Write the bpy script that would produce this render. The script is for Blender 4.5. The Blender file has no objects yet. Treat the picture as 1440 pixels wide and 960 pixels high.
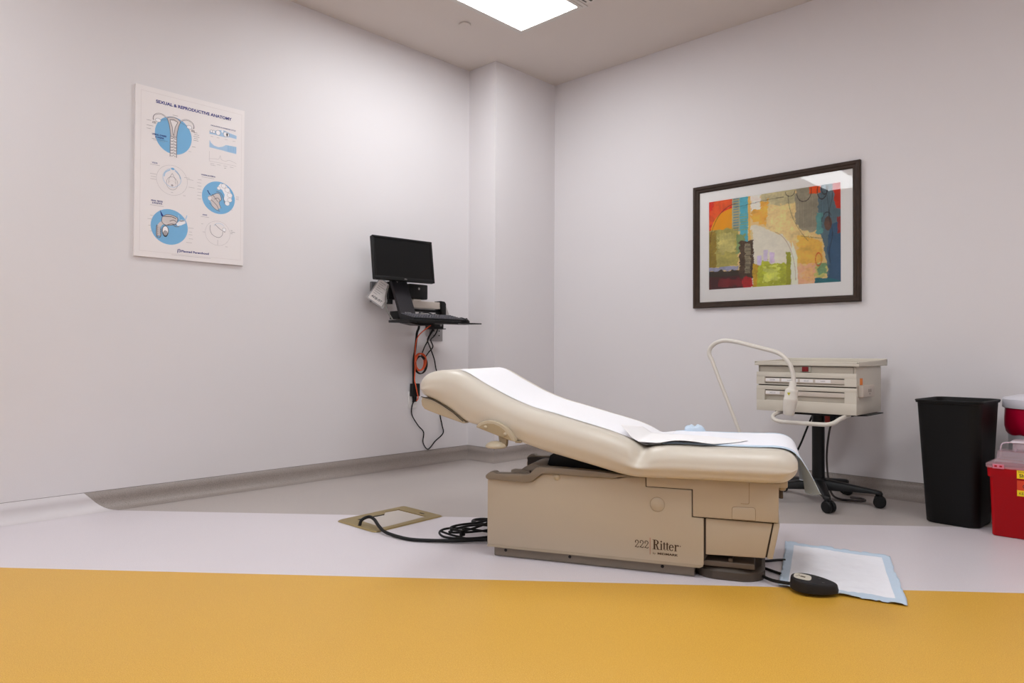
import bpy, bmesh, math, random
from mathutils import Vector, Matrix, noise
random.seed(7)
C = bpy.context.scene.collection
R = math.radians

# ------------------------------------------------------------------ materials
def lin(c):
    return tuple(((v/255)/12.92 if v/255 <= .04045 else ((v/255+.055)/1.055)**2.4) for v in c)
MATS = {}
def mat(name, rgb, rough=.5, metal=0., bump=0., bscale=200., var=0., vscale=8., spec=.5, emit=0., trans=0., alpha=1., coat=0., speck=None, sss=0.):
    if name in MATS: return MATS[name]
    m = bpy.data.materials.new(name); m.use_nodes = True
    nt = m.node_tree; b = nt.nodes['Principled BSDF']
    col = (*lin(rgb), 1)
    b.inputs['Base Color'].default_value = col
    b.inputs['Roughness'].default_value = rough
    b.inputs['Metallic'].default_value = metal
    b.inputs['Specular IOR Level'].default_value = spec
    b.inputs['Coat Weight'].default_value = coat
    b.inputs['Transmission Weight'].default_value = trans
    b.inputs['Alpha'].default_value = alpha
    if emit:
        b.inputs['Emission Color'].default_value = (.915, .957, .99, 1) if emit > 0 else col
        b.inputs['Emission Strength'].default_value = abs(emit)
    tc = nt.nodes.new('ShaderNodeTexCoord')
    last = None
    if var:
        n = nt.nodes.new('ShaderNodeTexNoise'); n.inputs['Scale'].default_value = vscale; n.inputs['Detail'].default_value = 4
        nt.links.new(tc.outputs['Object'], n.inputs['Vector'])
        mx = nt.nodes.new('ShaderNodeMix'); mx.data_type = 'RGBA'
        mx.inputs[6].default_value = tuple(max(0, v*(1-var)) for v in col[:3])+(1,)
        mx.inputs[7].default_value = tuple(min(1, v*(1+var)) for v in col[:3])+(1,)
        nt.links.new(n.outputs['Fac'], mx.inputs[0]); last = mx.outputs[2]
    if speck:
        for rgb2, sc, lo, hi in speck:
            n = nt.nodes.new('ShaderNodeTexNoise'); n.inputs['Scale'].default_value = sc; n.inputs['Detail'].default_value = 2
            nt.links.new(tc.outputs['Object'], n.inputs['Vector'])
            r = nt.nodes.new('ShaderNodeValToRGB'); r.color_ramp.elements[0].position = lo; r.color_ramp.elements[1].position = hi
            nt.links.new(n.outputs['Fac'], r.inputs[0])
            mx = nt.nodes.new('ShaderNodeMix'); mx.data_type = 'RGBA'
            mx.inputs[6].default_value = col; mx.inputs[7].default_value = (*lin(rgb2), 1)
            if last: nt.links.new(last, mx.inputs[6])
            nt.links.new(r.outputs[0], mx.inputs[0]); last = mx.outputs[2]
    if last: nt.links.new(last, b.inputs['Base Color'])
    if bump:
        n = nt.nodes.new('ShaderNodeTexNoise'); n.inputs['Scale'].default_value = bscale; n.inputs['Detail'].default_value = 3
        nt.links.new(tc.outputs['Object'], n.inputs['Vector'])
        bp = nt.nodes.new('ShaderNodeBump'); bp.inputs['Strength'].default_value = bump; bp.inputs['Distance'].default_value = .002
        nt.links.new(n.outputs['Fac'], bp.inputs['Height']); nt.links.new(bp.outputs[0], b.inputs['Normal'])
    MATS[name] = m
    return m

M_wall = mat('wall_paint', (223,218,219), .75, bump=.12, bscale=160, var=.012, vscale=1.5)
M_ceil = mat('ceiling_paint', (214,204,197), .9, bump=.08, bscale=120)
M_grey = mat('grey_vinyl', (177,167,162), .36, var=.05, vscale=3, speck=[((152,142,138),420,.55,.62),((198,190,186),380,.56,.64)], bump=.05, bscale=300)
M_white = mat('white_vinyl', (217,209,213), .34, var=.02, vscale=3, speck=[((200,190,195),420,.56,.64)], bump=.05, bscale=300)
M_yel = mat('yellow_vinyl', (214,163,58), .40, var=.04, vscale=2.5, speck=[((196,142,42),420,.54,.62),((224,182,88),360,.57,.65)], bump=.05, bscale=300)
M_base = mat('cove_grey', (152,141,135), .45, var=.05, vscale=3, speck=[((118,108,102),420,.55,.62)])
M_cream = mat('table_cream_plastic', (184,170,150), .5, bump=.15, bscale=700, var=.01)
M_seam = mat('seam_dark', (48,38,30), .7)
M_taupe = mat('table_taupe_plastic', (134,122,108), .5, bump=.1, bscale=500)
M_dtaupe = mat('table_dark_taupe', (72,62,53), .6)
M_tubshade = mat('table_inner_shade', (50,44,40), .7)
M_uph = mat('cream_upholstery', (206,197,183), .36, bump=.06, bscale=500, var=.02, vscale=4)
M_brk = mat('cream_bracket', (184,170,146), .35)
M_brkd = mat('bracket_recess', (163,146,116), .4)
M_paper = mat('paper_white', (244,242,245), .85, bump=.25, bscale=60)
M_drape = mat('drape_paper', (243,240,240), .85, bump=.15, bscale=80)
M_padw = mat('underpad_white', (240,240,246), .9, bump=.6, bscale=45, var=.02, vscale=30)
M_padb = mat('underpad_blue', (196,213,230), .6, bump=.4, bscale=40)
M_black = mat('black_plastic', (14,14,15), .45, spec=.3, bump=.05, bscale=400)
M_binb = mat('bin_black', (12,11,11), .5, spec=.22, bump=.2, bscale=500)
M_rubber = mat('black_rubber', (12,12,13), .55, spec=.3)
M_screen = mat('monitor_screen', (12,12,13), .4, spec=.25)
M_metal = mat('brushed_metal', (160,158,158), .35, .9)
M_gmetal = mat('grey_metal', (122,120,122), .4, .6)
M_wht = mat('white_plastic', (232,228,226), .4)
M_wht2 = mat('offwhite_plastic', (216,207,198), .4)
M_or = mat('orange_cable', (222,88,42), .5)
M_cart = mat('cart_beige', (206,198,184), .45, bump=.05, bscale=500)
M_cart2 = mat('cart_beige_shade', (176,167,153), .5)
M_gap = mat('cart_gap', (84,76,68), .6)
M_red = mat('sharps_red', (172,2,14), .4, spec=.2)
M_redsw = mat('switch_red', (120,10,16), .3)
M_bag = mat('red_bag', (168,4,44), .35, spec=.3, bump=.8, bscale=14, var=.12, vscale=12)
M_lid = mat('step_bin_lid', (216,214,222), .35)
M_binG = mat('step_bin_body', (200,196,202), .35)
M_clear = mat('clear_lid', (255,226,236), .18, trans=.55, alpha=.55)
M_yellab = mat('label_yellow', (240,204,10), .5)
M_orlab = mat('label_orange', (214,60,20), .5)
M_ink = mat('ink_black', (30,26,26), .7)
M_navy = mat('ink_navy', (38,44,128), .7)
M_brown = mat('ink_brown', (66,44,28), .7)
M_redink = mat('ink_red_brown', (160,74,60), .7)
M_gink = mat('ink_grey', (120,112,116), .7)
M_lgink = mat('ink_light_grey', (176,168,170), .7)
M_pink = mat('ink_pink_grey', (212,202,200), .7)
M_blue = mat('poster_blue', (122,180,222), .7)
M_lblue = mat('poster_light_blue', (170,200,228), .7)
M_board = mat('poster_board', (236,229,228), .55)
M_pwhite = mat('poster_white', (244,241,243), .6)
M_frame = mat('frame_walnut', (54,39,29), .5, spec=.3, var=.35, vscale=30, bump=.3, bscale=80)
M_mat = mat('mat_board', (255,252,249), .8)
M_lamp = mat('lamp_beige', (219,212,202), .35)
M_brass = mat('hatch_bronze', (158,138,92), .38, .45, var=.06, vscale=10)
M_hgrey = mat('hatch_insert', (190,180,172), .5)
M_green = mat('ink_green', (70,130,90), .7)
M_sticker = mat('sticker_orange', (240,130,30), .5)
M_dkgrey = mat('dark_grey_plastic', (32,31,34), .5, spec=.3)
M_neck = mat('neck_panel', (30,27,32), .45, spec=.4)
M_light = mat('light_lens', (255,255,255), .5, emit=16.4)
M_glass = mat('picture_glass', (255,255,255), .03, trans=1., spec=.5)

# ------------------------------------------------------------------ mesh helpers
class MB:
    def __init__(s): s.bm = bmesh.new(); s.mi = 0
    def _take(s, f0):
        for f in list(s.bm.faces)[f0:]: f.material_index = s.mi
    def face(s, pts):
        vs = [s.bm.verts.new(p) for p in pts]
        try: f = s.bm.faces.new(vs); f.material_index = s.mi; return f
        except Exception: return None
    def box(s, lo, hi, bev=0, seg=3, M=None):
        t = bmesh.new()
        bmesh.ops.create_cube(t, size=1)
        for v in t.verts: v.co = Vector([(lo[i]+hi[i])/2+v.co[i]*(hi[i]-lo[i]) for i in range(3)])
        if bev: bmesh.ops.bevel(t, geom=list(t.edges), offset=bev, segments=seg, profile=.5, affect='EDGES', clamp_overlap=True)
        s.add(t, M); return s
    def add(s, t, M=None):
        if M is not None: bmesh.ops.transform(t, matrix=M, verts=t.verts)
        mp = {}
        for v in t.verts: mp[v] = s.bm.verts.new(v.co)
        for f in t.faces:
            try: g = s.bm.faces.new([mp[v] for v in f.verts]); g.material_index = s.mi
            except Exception: pass
        t.free()
    def prism(s, poly, a, b, fn=None, bev=0, seg=3):
        """poly of 2D points, extruded between a and b; fn(x, y, t) gives the 3D point"""
        fn = fn or (lambda x, y, t: (x, t, y))
        t = bmesh.new()
        v0 = [t.verts.new(fn(x, y, a)) for x, y in poly]; v1 = [t.verts.new(fn(x, y, b)) for x, y in poly]
        n = len(poly)
        t.faces.new(v0); t.faces.new(v1[::-1])
        for i in range(n): t.faces.new([v0[i], v0[(i+1) % n], v1[(i+1) % n], v1[i]])
        bmesh.ops.recalc_face_normals(t, faces=t.faces)
        if bev:
            ed = [e for e in t.edges if e.calc_face_angle(0) > R(25)]
            bmesh.ops.bevel(t, geom=ed, offset=bev, segments=seg, profile=.5, affect='EDGES', clamp_overlap=True)
        s.add(t); return s
    def loft(s, rings, cap0=True, cap1=True, closed=True):
        rs = [[s.bm.verts.new(p) for p in r] for r in rings]
        n = len(rings[0])
        for i in range(len(rs)-1):
            for j in range(n if closed else n-1):
                k = (j+1) % n
                try: f = s.bm.faces.new([rs[i][j], rs[i][k], rs[i+1][k], rs[i+1][j]]); f.material_index = s.mi
                except Exception: pass
        if cap0 and closed: s.bm.faces.new(rs[0][::-1]).material_index = s.mi
        if cap1 and closed: s.bm.faces.new(rs[-1]).material_index = s.mi
        return s
    def lathe(s, prof, c=(0,0,0), n=32, axis='z', M=None):
        t = bmesh.new(); rings = []
        for r, h in prof:
            ring = []
            for i in range(n):
                a = 2*math.pi*i/n
                p = Vector((r*math.cos(a), r*math.sin(a), h))
                if axis == 'x': p = Vector((p.z, p.x, p.y))
                if axis == 'y': p = Vector((p.x, p.z, p.y))
                ring.append(t.verts.new(p+Vector(c)))
            rings.append(ring)
        for i in range(len(rings)-1):
            for j in range(n): t.faces.new([rings[i][j], rings[i][(j+1) % n], rings[i+1][(j+1) % n], rings[i+1][j]])
        if prof[0][0] > 1e-5: t.faces.new(rings[0][::-1])
        if prof[-1][0] > 1e-5: t.faces.new(rings[-1])
        bmesh.ops.remove_doubles(t, verts=t.verts, dist=1e-6)
        s.add(t, M); return s
    def cyl(s, p0, p1, r, r2=None, n=20):
        return s.tube([p0, p1], [r, r if r2 is None else r2], n=n, smooth=False)
    def tube(s, pts, r, n=10, smooth=True, sub=6):
        pts = [Vector(p) for p in pts]
        if smooth and len(pts) > 2: pts = catmull(pts, sub)
        m = len(pts)
        if isinstance(r, (int, float)): rad = [r]*m
        else: rad = [r[min(len(r)-1, int(i*(len(r)-1)/(m-1)))]*(1-((i*(len(r)-1)/(m-1)) % 1)) + r[min(len(r)-1, int(i*(len(r)-1)/(m-1))+1)]*((i*(len(r)-1)/(m-1)) % 1) for i in range(m)]
        rings = []; up = None
        for i, p in enumerate(pts):
            d = (pts[min(i+1, m-1)]-pts[max(i-1, 0)]).normalized()
            if up is None: up = d.orthogonal().normalized()
            else:
                up = (up-d*up.dot(d))
                up = up.normalized() if up.length > 1e-6 else d.orthogonal().normalized()
            w = d.cross(up)
            rings.append([p+(up*math.cos(2*math.pi*k/n)+w*math.sin(2*math.pi*k/n))*rad[i] for k in range(n)])
        return s.loft(rings)
    def obj(s, name, mats, parent=None, smooth=True, ang=42, recalc=True, loc=None):
        if recalc: bmesh.ops.recalc_face_normals(s.bm, faces=s.bm.faces)
        s.bm.normal_update()
        for f in s.bm.faces: f.smooth = smooth
        if smooth:
            for e in s.bm.edges:
                if len(e.link_faces) == 2 and e.calc_face_angle(0) > R(ang): e.smooth = False
        me = bpy.data.meshes.new(name); s.bm.to_mesh(me); s.bm.free()
        for m in (mats if isinstance(mats, (list, tuple)) else [mats]): me.materials.append(m)
        o = bpy.data.objects.new(name, me); C.objects.link(o)
        if parent: o.parent = parent
        if loc: o.location = loc
        return o
def catmull(pts, sub):
    out = []; n = len(pts)
    for i in range(n-1):
        p0, p1, p2, p3 = pts[max(i-1,0)], pts[i], pts[i+1], pts[min(i+2,n-1)]
        for k in range(sub):
            t = k/sub
            out.append(.5*((2*p1)+(p2-p0)*t+(2*p0-5*p1+4*p2-p3)*t*t+(3*p1-p0-3*p2+p3)*t**3))
    out.append(pts[-1]); return out
def thing(name, label, cat, loc=(0,0,0), rz=0, group=None):
    o = bpy.data.objects.new(name, None); C.objects.link(o)
    o.location = loc; o.rotation_euler = (0,0,rz); o.empty_display_size = .05
    o['label'] = label; o['category'] = cat
    if group: o['group'] = group
    return o
def tag(o, label, cat, group=None):
    o['label'] = label; o['category'] = cat
    if group: o['group'] = group
    return o
def part_of(o, root):
    o.parent = root; o.matrix_parent_inverse = (Matrix.Translation(root.location) @ root.rotation_euler.to_matrix().to_4x4()).inverted(); return o
def struct(o): o['kind'] = 'structure'; return o
def rrect(cx, cy, hx, hy, r, z, n=6, bulge=0.):
    pts = []
    r = min(r, hx*.999, hy*.999)
    for qx, qy, a0 in ((1,1,0),(-1,1,90),(-1,-1,180),(1,-1,270)):
        for k in range(n+1):
            a = R(a0+90*k/n)
            x = qx*(hx-r)+r*math.cos(a); y = qy*(hy-r)+r*math.sin(a)
            pts.append((x, y))
    out = []
    for i, (x, y) in enumerate(pts): out.append((cx+x+bulge*(1-(y/hy)**2)*(1 if x > 0 else -1)*(abs(x)/hx), cy+y+bulge*(1-(x/hx)**2)*(1 if y > 0 else -1)*(abs(y)/hy), z))
    return out
# flat graphics: polygons laid on a plane, all in one mesh with several inks
class Sheet:
    def __init__(s, fn): s.fn = fn; s.bm = bmesh.new(); s.mats = []; s.n = 0
    def mi(s, m):
        if m not in s.mats: s.mats.append(m)
        return s.mats.index(m)
    def poly(s, pts, m, lift=1):
        vs = [s.bm.verts.new(s.fn(x, y, lift*.00025)) for x, y in pts]
        try: f = s.bm.faces.new(vs); f.material_index = s.mi(m)
        except Exception: pass
    def rect(s, x0, y0, x1, y1, m, lift=1): s.poly([(x0,y0),(x1,y0),(x1,y1),(x0,y1)], m, lift)
    def disc(s, x, y, rx, ry, m, lift=1, n=40): s.poly([(x+rx*math.cos(2*math.pi*k/n), y+ry*math.sin(2*math.pi*k/n)) for k in range(n)], m, lift)
    def line(s, pts, w, m, lift=2, closed=False, smooth=False):
        P = [Vector((x, y, 0)) for x, y in pts]
        if smooth: P = catmull(P+([P[0]] if closed else []), 6); closed = False if not closed else False
        n = len(P)
        L_, R_ = [], []
        for i in range(n):
            a = P[i-1] if (i > 0 or closed) else P[i]; c = P[(i+1) % n] if (i < n-1 or closed) else P[i]
            d0 = (P[i]-a); d1 = (c-P[i])
            if d0.length < 1e-7: d0 = d1
            if d1.length < 1e-7: d1 = d0
            t = d0.normalized()+d1.normalized()
            t = t.normalized() if t.length > 1e-6 else d0.normalized()
            q = Vector((-t.y, t.x, 0)); k = 1/max(.5, q.dot(Vector((-d0.y, d0.x, 0)).normalized()))
            L_.append(P[i]+q*w/2*k); R_.append(P[i]-q*w/2*k)
        for i in range(n if closed else n-1):
            j = (i+1) % n
            s.poly([(p.x, p.y) for p in (L_[i], R_[i], R_[j], L_[j])], m, lift)
    def arc(s, x, y, rx, ry, a0, a1, w, m, lift=2, n=24):
        s.line([(x+rx*math.cos(R(a0+(a1-a0)*k/n)), y+ry*math.sin(R(a0+(a1-a0)*k/n))) for k in range(n+1)], w, m, lift)
    def text(s, txt, x, y, h, m, lift=2, width=None, bold=0., align='LEFT', slant=0.):
        cu = bpy.data.curves.new('lettering', 'FONT'); cu.body = txt; cu.size = 1; cu.offset = bold; cu.resolution_u = 3; cu.fill_mode = 'FRONT'
        o = bpy.data.objects.new('lettering', cu); C.objects.link(o)
        dg = bpy.context.evaluated_depsgraph_get(); me = bpy.data.meshes.new_from_object(o.evaluated_get(dg))
        bpy.data.objects.remove(o); bpy.data.curves.remove(cu)
        if not me.vertices: return
        xs = [v.co.x for v in me.vertices]; x0, x1 = min(xs), max(xs)
        sc = h/.72; sx = sc if width is None else width/(x1-x0)
        off = {'LEFT': 0, 'CENTER': -(x1-x0)/2*sx, 'RIGHT': -(x1-x0)*sx}[align]
        vs = [s.bm.verts.new(s.fn(x+off+(v.co.x-x0)*sx+slant*v.co.y*sc, y+v.co.y*sc, lift*.00025)) for v in me.vertices]
        k = s.mi(m)
        for p in me.polygons:
            try: f = s.bm.faces.new([vs[i] for i in p.vertices]); f.material_index = k
            except Exception: pass
        bpy.data.meshes.remove(me)
    def obj(s, name, parent=None):
        me = bpy.data.meshes.new(name); s.bm.to_mesh(me); s.bm.free()
        for m in s.mats: me.materials.append(m)
        o = bpy.data.objects.new(name, me); C.objects.link(o); o.parent = parent
        return o

# ------------------------------------------------------------------ room
H = 3.006; XR = 6.2; YB = 4.456; YF = -2.6; CX = .2905; CY = 3.770
g1 = lambda x: 1.212+.832*x
g2 = lambda x: -.04+.8345*x
fl = Sheet(lambda x, y, l: (x, y, 0))
fl.poly([(0,g1(0)),((YB-1.212)/.832,YB),(0,YB)], M_grey)
fl.poly([(0,g2(0)),((YB+.04)/.8345,YB),((YB-1.212)/.832,YB),(0,g1(0))], M_white)
fl.poly([(0,-1.6),(XR,-1.6+.8345*XR),(XR,YB),((YB+.04)/.8345,YB),(0,g2(0))], M_yel)
fl.poly([(0,YF),(XR,YF),(XR,-1.6+.8345*XR),(0,-1.6)], M_white)  # unseen floor band, added in white to cut yellow bounce light
struct(fl.obj('floor'))
def wall(name, lo, hi, m=M_wall):
    return struct(MB().box(lo, hi).obj(name, m, smooth=False))
wall('wall_left', (-.12,YF-.12,0), (0,YB+.12,H)); wall('wall_back', (0,YB,0), (XR+.12,YB+.12,H))
wall('wall_right', (XR,YF-.12,0), (XR+.12,YB,H)); wall('wall_front', (0,YF-.12,0), (XR,YF,H))
b = MB().box((0,CY,0), (CX,YB,H)); struct(b.obj('wall_column', M_wall, smooth=False))
wall('ceiling', (-.12,YF-.12,H), (XR+.12,YB+.12,H+.1), M_ceil)
# coved vinyl base, swept round the room with mitred corners
PROF = [(.000,.1000),(.0008,.1000),(.0008,.0982),(.005,.0975),(.0055,.06),(.0065,.045),(.011,.030),(.020,.016),(.033,.007),(.048,.0025),(.066,.0006)]
def base_strip(name, p, q, mp, mq, inn, splits=None):
    """p, q wall line ends; mp/mq +1 inner corner, -1 outer, mitre; inn inward normal"""
    p, q, inn = Vector(p), Vector(q), Vector(inn); d = (q-p).normalized()
    s = Sheet(lambda x, y, l: (0,0,0))
    def row(t_end, i, end):
        dd, z = PROF[i]
        return t_end
    cols = []
    L = (q-p).length
    for i, (dd, z) in enumerate(PROF):
        t = [mp*dd]+([f(dd, z) for f in splits] if splits else [])+[L-mq*dd]
        cols.append([(p+d*a+inn*dd, z) for a in t])
    mats = splits and [M_yel, M_whitecove, M_base] or [M_base]
    for i in range(len(PROF)-1):
        for k in range(len(cols[0])-1):
            vs = [s.bm.verts.new((v.x, v.y, z)) for v, z in (cols[i][k], cols[i][k+1], cols[i+1][k+1], cols[i+1][k])]
            f = s.bm.faces.new(vs); f.material_index = s.mi(M_shadowline if i < 2 else mats[k]); f.smooth = i > 2
    bmesh.ops.remove_doubles(s.bm, verts=s.bm.verts, dist=1e-5)
    bmesh.ops.recalc_face_normals(s.bm, faces=s.bm.faces)
    return struct(s.obj(name))
M_shadowline = mat('cove_shadow_line', (112,102,98), .7)  # thin shadow along the cove's top edge, painted as a dark strip
M_whitecove = mat('cove_white', (210,203,204), .4, var=.02)
def sp_grey(dd, z): return 1.12+.147*(.62*(1-z/.100)**.9+.38*min(1,dd/.066))-YF
def sp_yel(dd, z): return -.13+.145*(.62*(1-z/.100)**.9+.38*min(1,dd/.066))-YF
base_strip('baseboard_left', (0,YF), (0,CY), 1, 1, (1,0), [sp_yel, sp_grey])
base_strip('baseboard_column', (0,CY), (CX,CY), 1, -1, (0,-1))
base_strip('baseboard_column_side', (CX,CY), (CX,YB), -1, 1, (1,0))
base_strip('baseboard_back', (CX,YB), (XR,YB), 1, 1, (0,-1))
base_strip('baseboard_right', (XR,YB), (XR,YF), 1, 1, (-1,0))
base_strip('baseboard_front', (XR,YF), (0,YF), 1, 1, (0,1))

# ceiling lights
def luminaire(x0, y0, x1, y1, label):
    t = thing('ceiling_light', label, 'ceiling light', ((x0+x1)/2,(y0+y1)/2,H), 0, 'recessed ceiling light panels')
    hx, hy = (x1-x0)/2, (y1-y0)/2
    f = MB()
    for k, (w0, w1, z0) in enumerate(((0,.022,-.010),(.022,.045,-.005))):
        for lo, hi in (((-hx-w1,-hy-w1),(hx+w1,-hy-w0)),((-hx-w1,hy+w0),(hx+w1,hy+w1)),((-hx-w1,-hy-w0),(-hx-w0,hy+w0)),((hx+w0,-hy-w0),(hx+w1,hy+w0))):
            f.box((*lo,z0), (*hi,-.0005))
    f.obj('frame', mat('light_frame', (212,206,200), .5), t, smooth=False)
    MB().box((-hx,-hy,-.004), (hx,hy,-.001)).obj('lens', M_light, t, smooth=False)
    return t
luminaire(.786, 2.30, 1.272, 3.515, 'glowing white ceiling panel above the computer corner, in the top of the photo')
luminaire(.56, -.95, 1.06, .12, 'white ceiling panel behind the camera, seen reflected in the picture glass')
luminaire(3.0, .9, 3.5, 2.1, 'white ceiling panel overhead, between camera and back wall')
luminaire(3.0, -1.8, 3.5, -.6, 'white ceiling panel behind the camera on the open side')
luminaire(5.0, 1.3, 5.5, 2.5, 'white ceiling panel near the right wall, outside the view')
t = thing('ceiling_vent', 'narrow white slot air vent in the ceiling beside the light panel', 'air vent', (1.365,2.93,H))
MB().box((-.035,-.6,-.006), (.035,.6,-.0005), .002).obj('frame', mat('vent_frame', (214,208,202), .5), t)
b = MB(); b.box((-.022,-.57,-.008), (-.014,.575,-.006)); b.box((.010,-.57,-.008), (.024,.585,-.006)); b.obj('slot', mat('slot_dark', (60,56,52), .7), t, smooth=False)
t = thing('sprinkler_cover', 'small round white sprinkler cover plate on the ceiling', 'sprinkler', (.568,3.197,H))
MB().lathe([(.0,-.012),(.036,-.012),(.038,-.009),(.038,-.004)], n=40).obj('cover_plate', M_ceil, t)
MB().lathe([(.030,-.005),(.030,-.0005)], n=40).obj('cup', mat('cup_dark', (60,55,50), .7), t)

# ------------------------------------------------------------------ exam table (local: x along, y away from camera, z up)
AN = R(24.02)
bed = thing('exam_table', 'cream padded medical exam table with raised backrest on a beige base', 'exam table', (2.021,2.045,0), AN)
V0, V1 = -.02, .53
# plinth
b = MB(); b.box((-.005,0,.001), (.78,.50,.045), .004); b.obj('plinth', M_taupe, bed)
for sx in (.045,.31,.665):
    b = MB(); b.lathe([(0,-.0015),(.006,-.0015),(.006,.001)], (sx,0,.026), 14, 'y'); b.obj('screw', M_ink, bed)
ring = []
b = MB()
for z, ins in ((.001,.0),(.030,.0),(.042,.012)):
    ring.append([(x,y,z) for x,y,_ in rrect(.90,.24,.125-ins,.245-ins,.09,z,8)])
b.loft(ring); b.obj('foot_plate', M_dtaupe, bed)
b = MB(); b.box((.80,-.002,.046),(.99,.12,.066),.004); b.box((.90,.0,.066),(.915,.1,.078),.002); b.obj('foot_bracket', mat('bracket_brown',(92,80,70),.5), bed)
# main shell panel
def arcp(cx, cy, r, a0, a1, n=6): return [(cx+r*math.cos(R(a0+(a1-a0)*k/n)), cy+r*math.sin(R(a0+(a1-a0)*k/n))) for k in range(n+1)]
shell = [(-.028,.050),(-.018,.040),(.805,.040),(.815,.050),(.815,.2215),(.7745,.2225),(.7745,.3205),(.606,.3205),(.606,.356),
         (.53,.352),(.505,.345),(.37,.346),(.23,.348),(.205,.345),(.19,.336),(.175,.322),(.16,.312),(.14,.309),(-.02,.312),(-.028,.306)]
b = MB()
b.prism(shell, V0, V0+.05, bev=.006); b.prism(shell, V1-.05, V1, bev=.006)
b.box((.06,V0+.045,.045), (.81,V1-.045,.20), 0)
b.box((.20,V0+.045,.18), (.79,V1-.045,.27), 0)
b.box((.58,V0+.04,.26), (.61,V1-.04,.35), 0)
b.obj('base_shell', M_cream, bed)
# lower lip under the shell
b = MB(); b.prism([(-.026,.040),(-.012,.040),(.80,.040),(.812,.046),(.812,.050),(-.026,.050)], V0-.0015, V0+.03, bev=0); b.obj('shell_lip', mat('shell_lip',(168,153,132),.5), bed, smooth=False)
# round cap, button, badge
b = MB(); b.lathe([(.0265,.0),(.0265,-.0012),(.0255,-.002),(.0248,-.0012),(.024,-.0018),(.0,-.0022)], (.649,V0+.0002,.258), 40, 'y'); b.obj('round_cap', M_cream, bed)
b = MB()
for k in range(40):
    a0, a1 = 2*math.pi*k/40, 2*math.pi*(k+1)/40
    b.face([(.649+r*math.cos(a), V0-.0008, .258+r*math.sin(a)) for r, a in ((.0262,a0),(.0274,a0),(.0274,a1),(.0262,a1))])
b.obj('cap_seam', mat('soft_seam',(146,126,100),.7), bed, smooth=False)
b = MB(); b.lathe([(.0125,.0),(.0125,-.002),(.009,-.005),(0,-.006)], (.262,V0,.335), 24, 'y'); b.obj('screw_cover', M_brk, bed)
# upper housing over the foot end
b = MB(); b.prism([(.6085,.3225),(.777,.3225),(.777,.2245),(1.069,.2245),(1.071,.362),(.6085,.362)], V0-.004, V1+.004, bev=.003); b.obj('upper_housing', M_cream, bed)
b = MB(); b.prism([(.6065,.3205),(.775,.3205),(.775,.2225),(.815,.2215),(.82,.225),(.81,.34),(.6065,.355)], V0-.0005, V1, bev=0); b.obj('housing_gap', M_seam, bed, smooth=False)
# latch tab and groove on the housing
def outline(b, pts, w, v, closed=True):
    n = len(pts)
    for i in range(n if closed else n-1):
        a, c = Vector(pts[i]), Vector(pts[(i+1) % n]); d = (c-a).normalized()*w*.4; q = Vector((-d.y, d.x)).normalized()*w/2
        b.face([(p.x, v, p.y) for p in (a-d+q, a-d-q, c+d-q, c+d+q)])
latch = arcp(.922,.262,.008,180,90)+arcp(.984,.264,.008,90,0)+[(.992,.2275),(.914,.2275)]
b = MB(); b.prism(latch, V0-.007, V0-.002, bev=.0015); b.obj('latch_tab', M_cream, bed)
b = MB(); outline(b, latch, .0022, V0-.0056); outline(b, [(.9715,.358),(.9715,.292)]+arcp(.9655,.290,.006,0,-90)+[(.944,.284)], .0018, V0-.0046, False)
b.obj('housing_seams', mat('soft_seam',(150,130,104),.7), bed, smooth=False)
# step drawer at the foot end
b = MB(); b.prism([(.822,.2195),(1.049,.2190),(1.025,.095),(.822,.089)], V0+.006, V1-.006, bev=.003); b.obj('step_drawer', M_cream, bed)
b = MB(); b.prism([(.814,.2225),(1.062,.2225),(1.036,.098),(.832,.094),(.814,.060)], V0+.010, V1-.010); b.obj('drawer_gap', M_seam, bed, smooth=False)
b = MB(); b.prism([(1.0545,.2215),(1.073,.2215),(1.0725,.210),(1.050,.095),(1.031,.0955)], V0+.004, V1-.004, bev=.002); b.obj('drawer_front', M_cream, bed)
# taupe tub rim
rim_lo = [(-.032,.318),(-.026,.311),(.13,.308),(.16,.312),(.178,.324),(.192,.338),(.208,.346),(.24,.348),(.37,.346),(.48,.345),(.512,.352),(.60,.356)]
rim_hi = [(.60,.361),(.51,.362),(.40,.368),(.25,.372),(.205,.372),(.185,.370),(.172,.362),(.158,.346),(.145,.339),(.06,.337),(.012,.335),(.004,.341),(-.010,.342),(-.022,.334),(-.030,.327)]
b = MB()
b.prism(rim_lo+rim_hi, V0-.012, V0+.035, bev=.004)
b.prism(rim_lo+rim_hi, V1-.035, V1+.012, bev=.004)
b.obj('tub_rim', M_taupe, bed)
b = MB()
b.box((.065,V0+.03,.270), (.60,V1-.03,.276))
b.prism([(-.022,.05),(.60,.05),(.60,.355),(.25,.362),(.20,.360),(.165,.332),(-.022,.328)], V1-.053, V1-.034)
b.prism([(.20,.20),(.60,.20),(.60,.350),(.25,.352),(.21,.350)], V0+.030, V0+.038)
b.obj('tub_shade_liner', M_tubshade, bed, smooth=False)  # dark colour stands in for the shade inside the tub
b = MB()
prof = [(.070,.262)]+[(.155-.085*math.cos(R(a)), .280+.090*math.sin(R(a))) for a in range(0,181,12)]+[(.240,.262)]
b.prism(prof, V0+.05, V0+.24, bev=.004); b.obj('roller_hump', M_taupe, bed)
b = MB(); b.box((.062,V0+.03,.318),(.14,V0+.075,.346),.003); b.obj('tub_ledge', M_taupe, bed)
b = MB(); b.prism([(.17,.30),(.62,.30),(.62,.372),(.50,.378),(.25,.43),(.20,.40)], .10, V1-.10); b.obj('backrest_shade_wedge', M_black, bed, smooth=False)  # black filler painted in for the shaded space under the raised backrest

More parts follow.
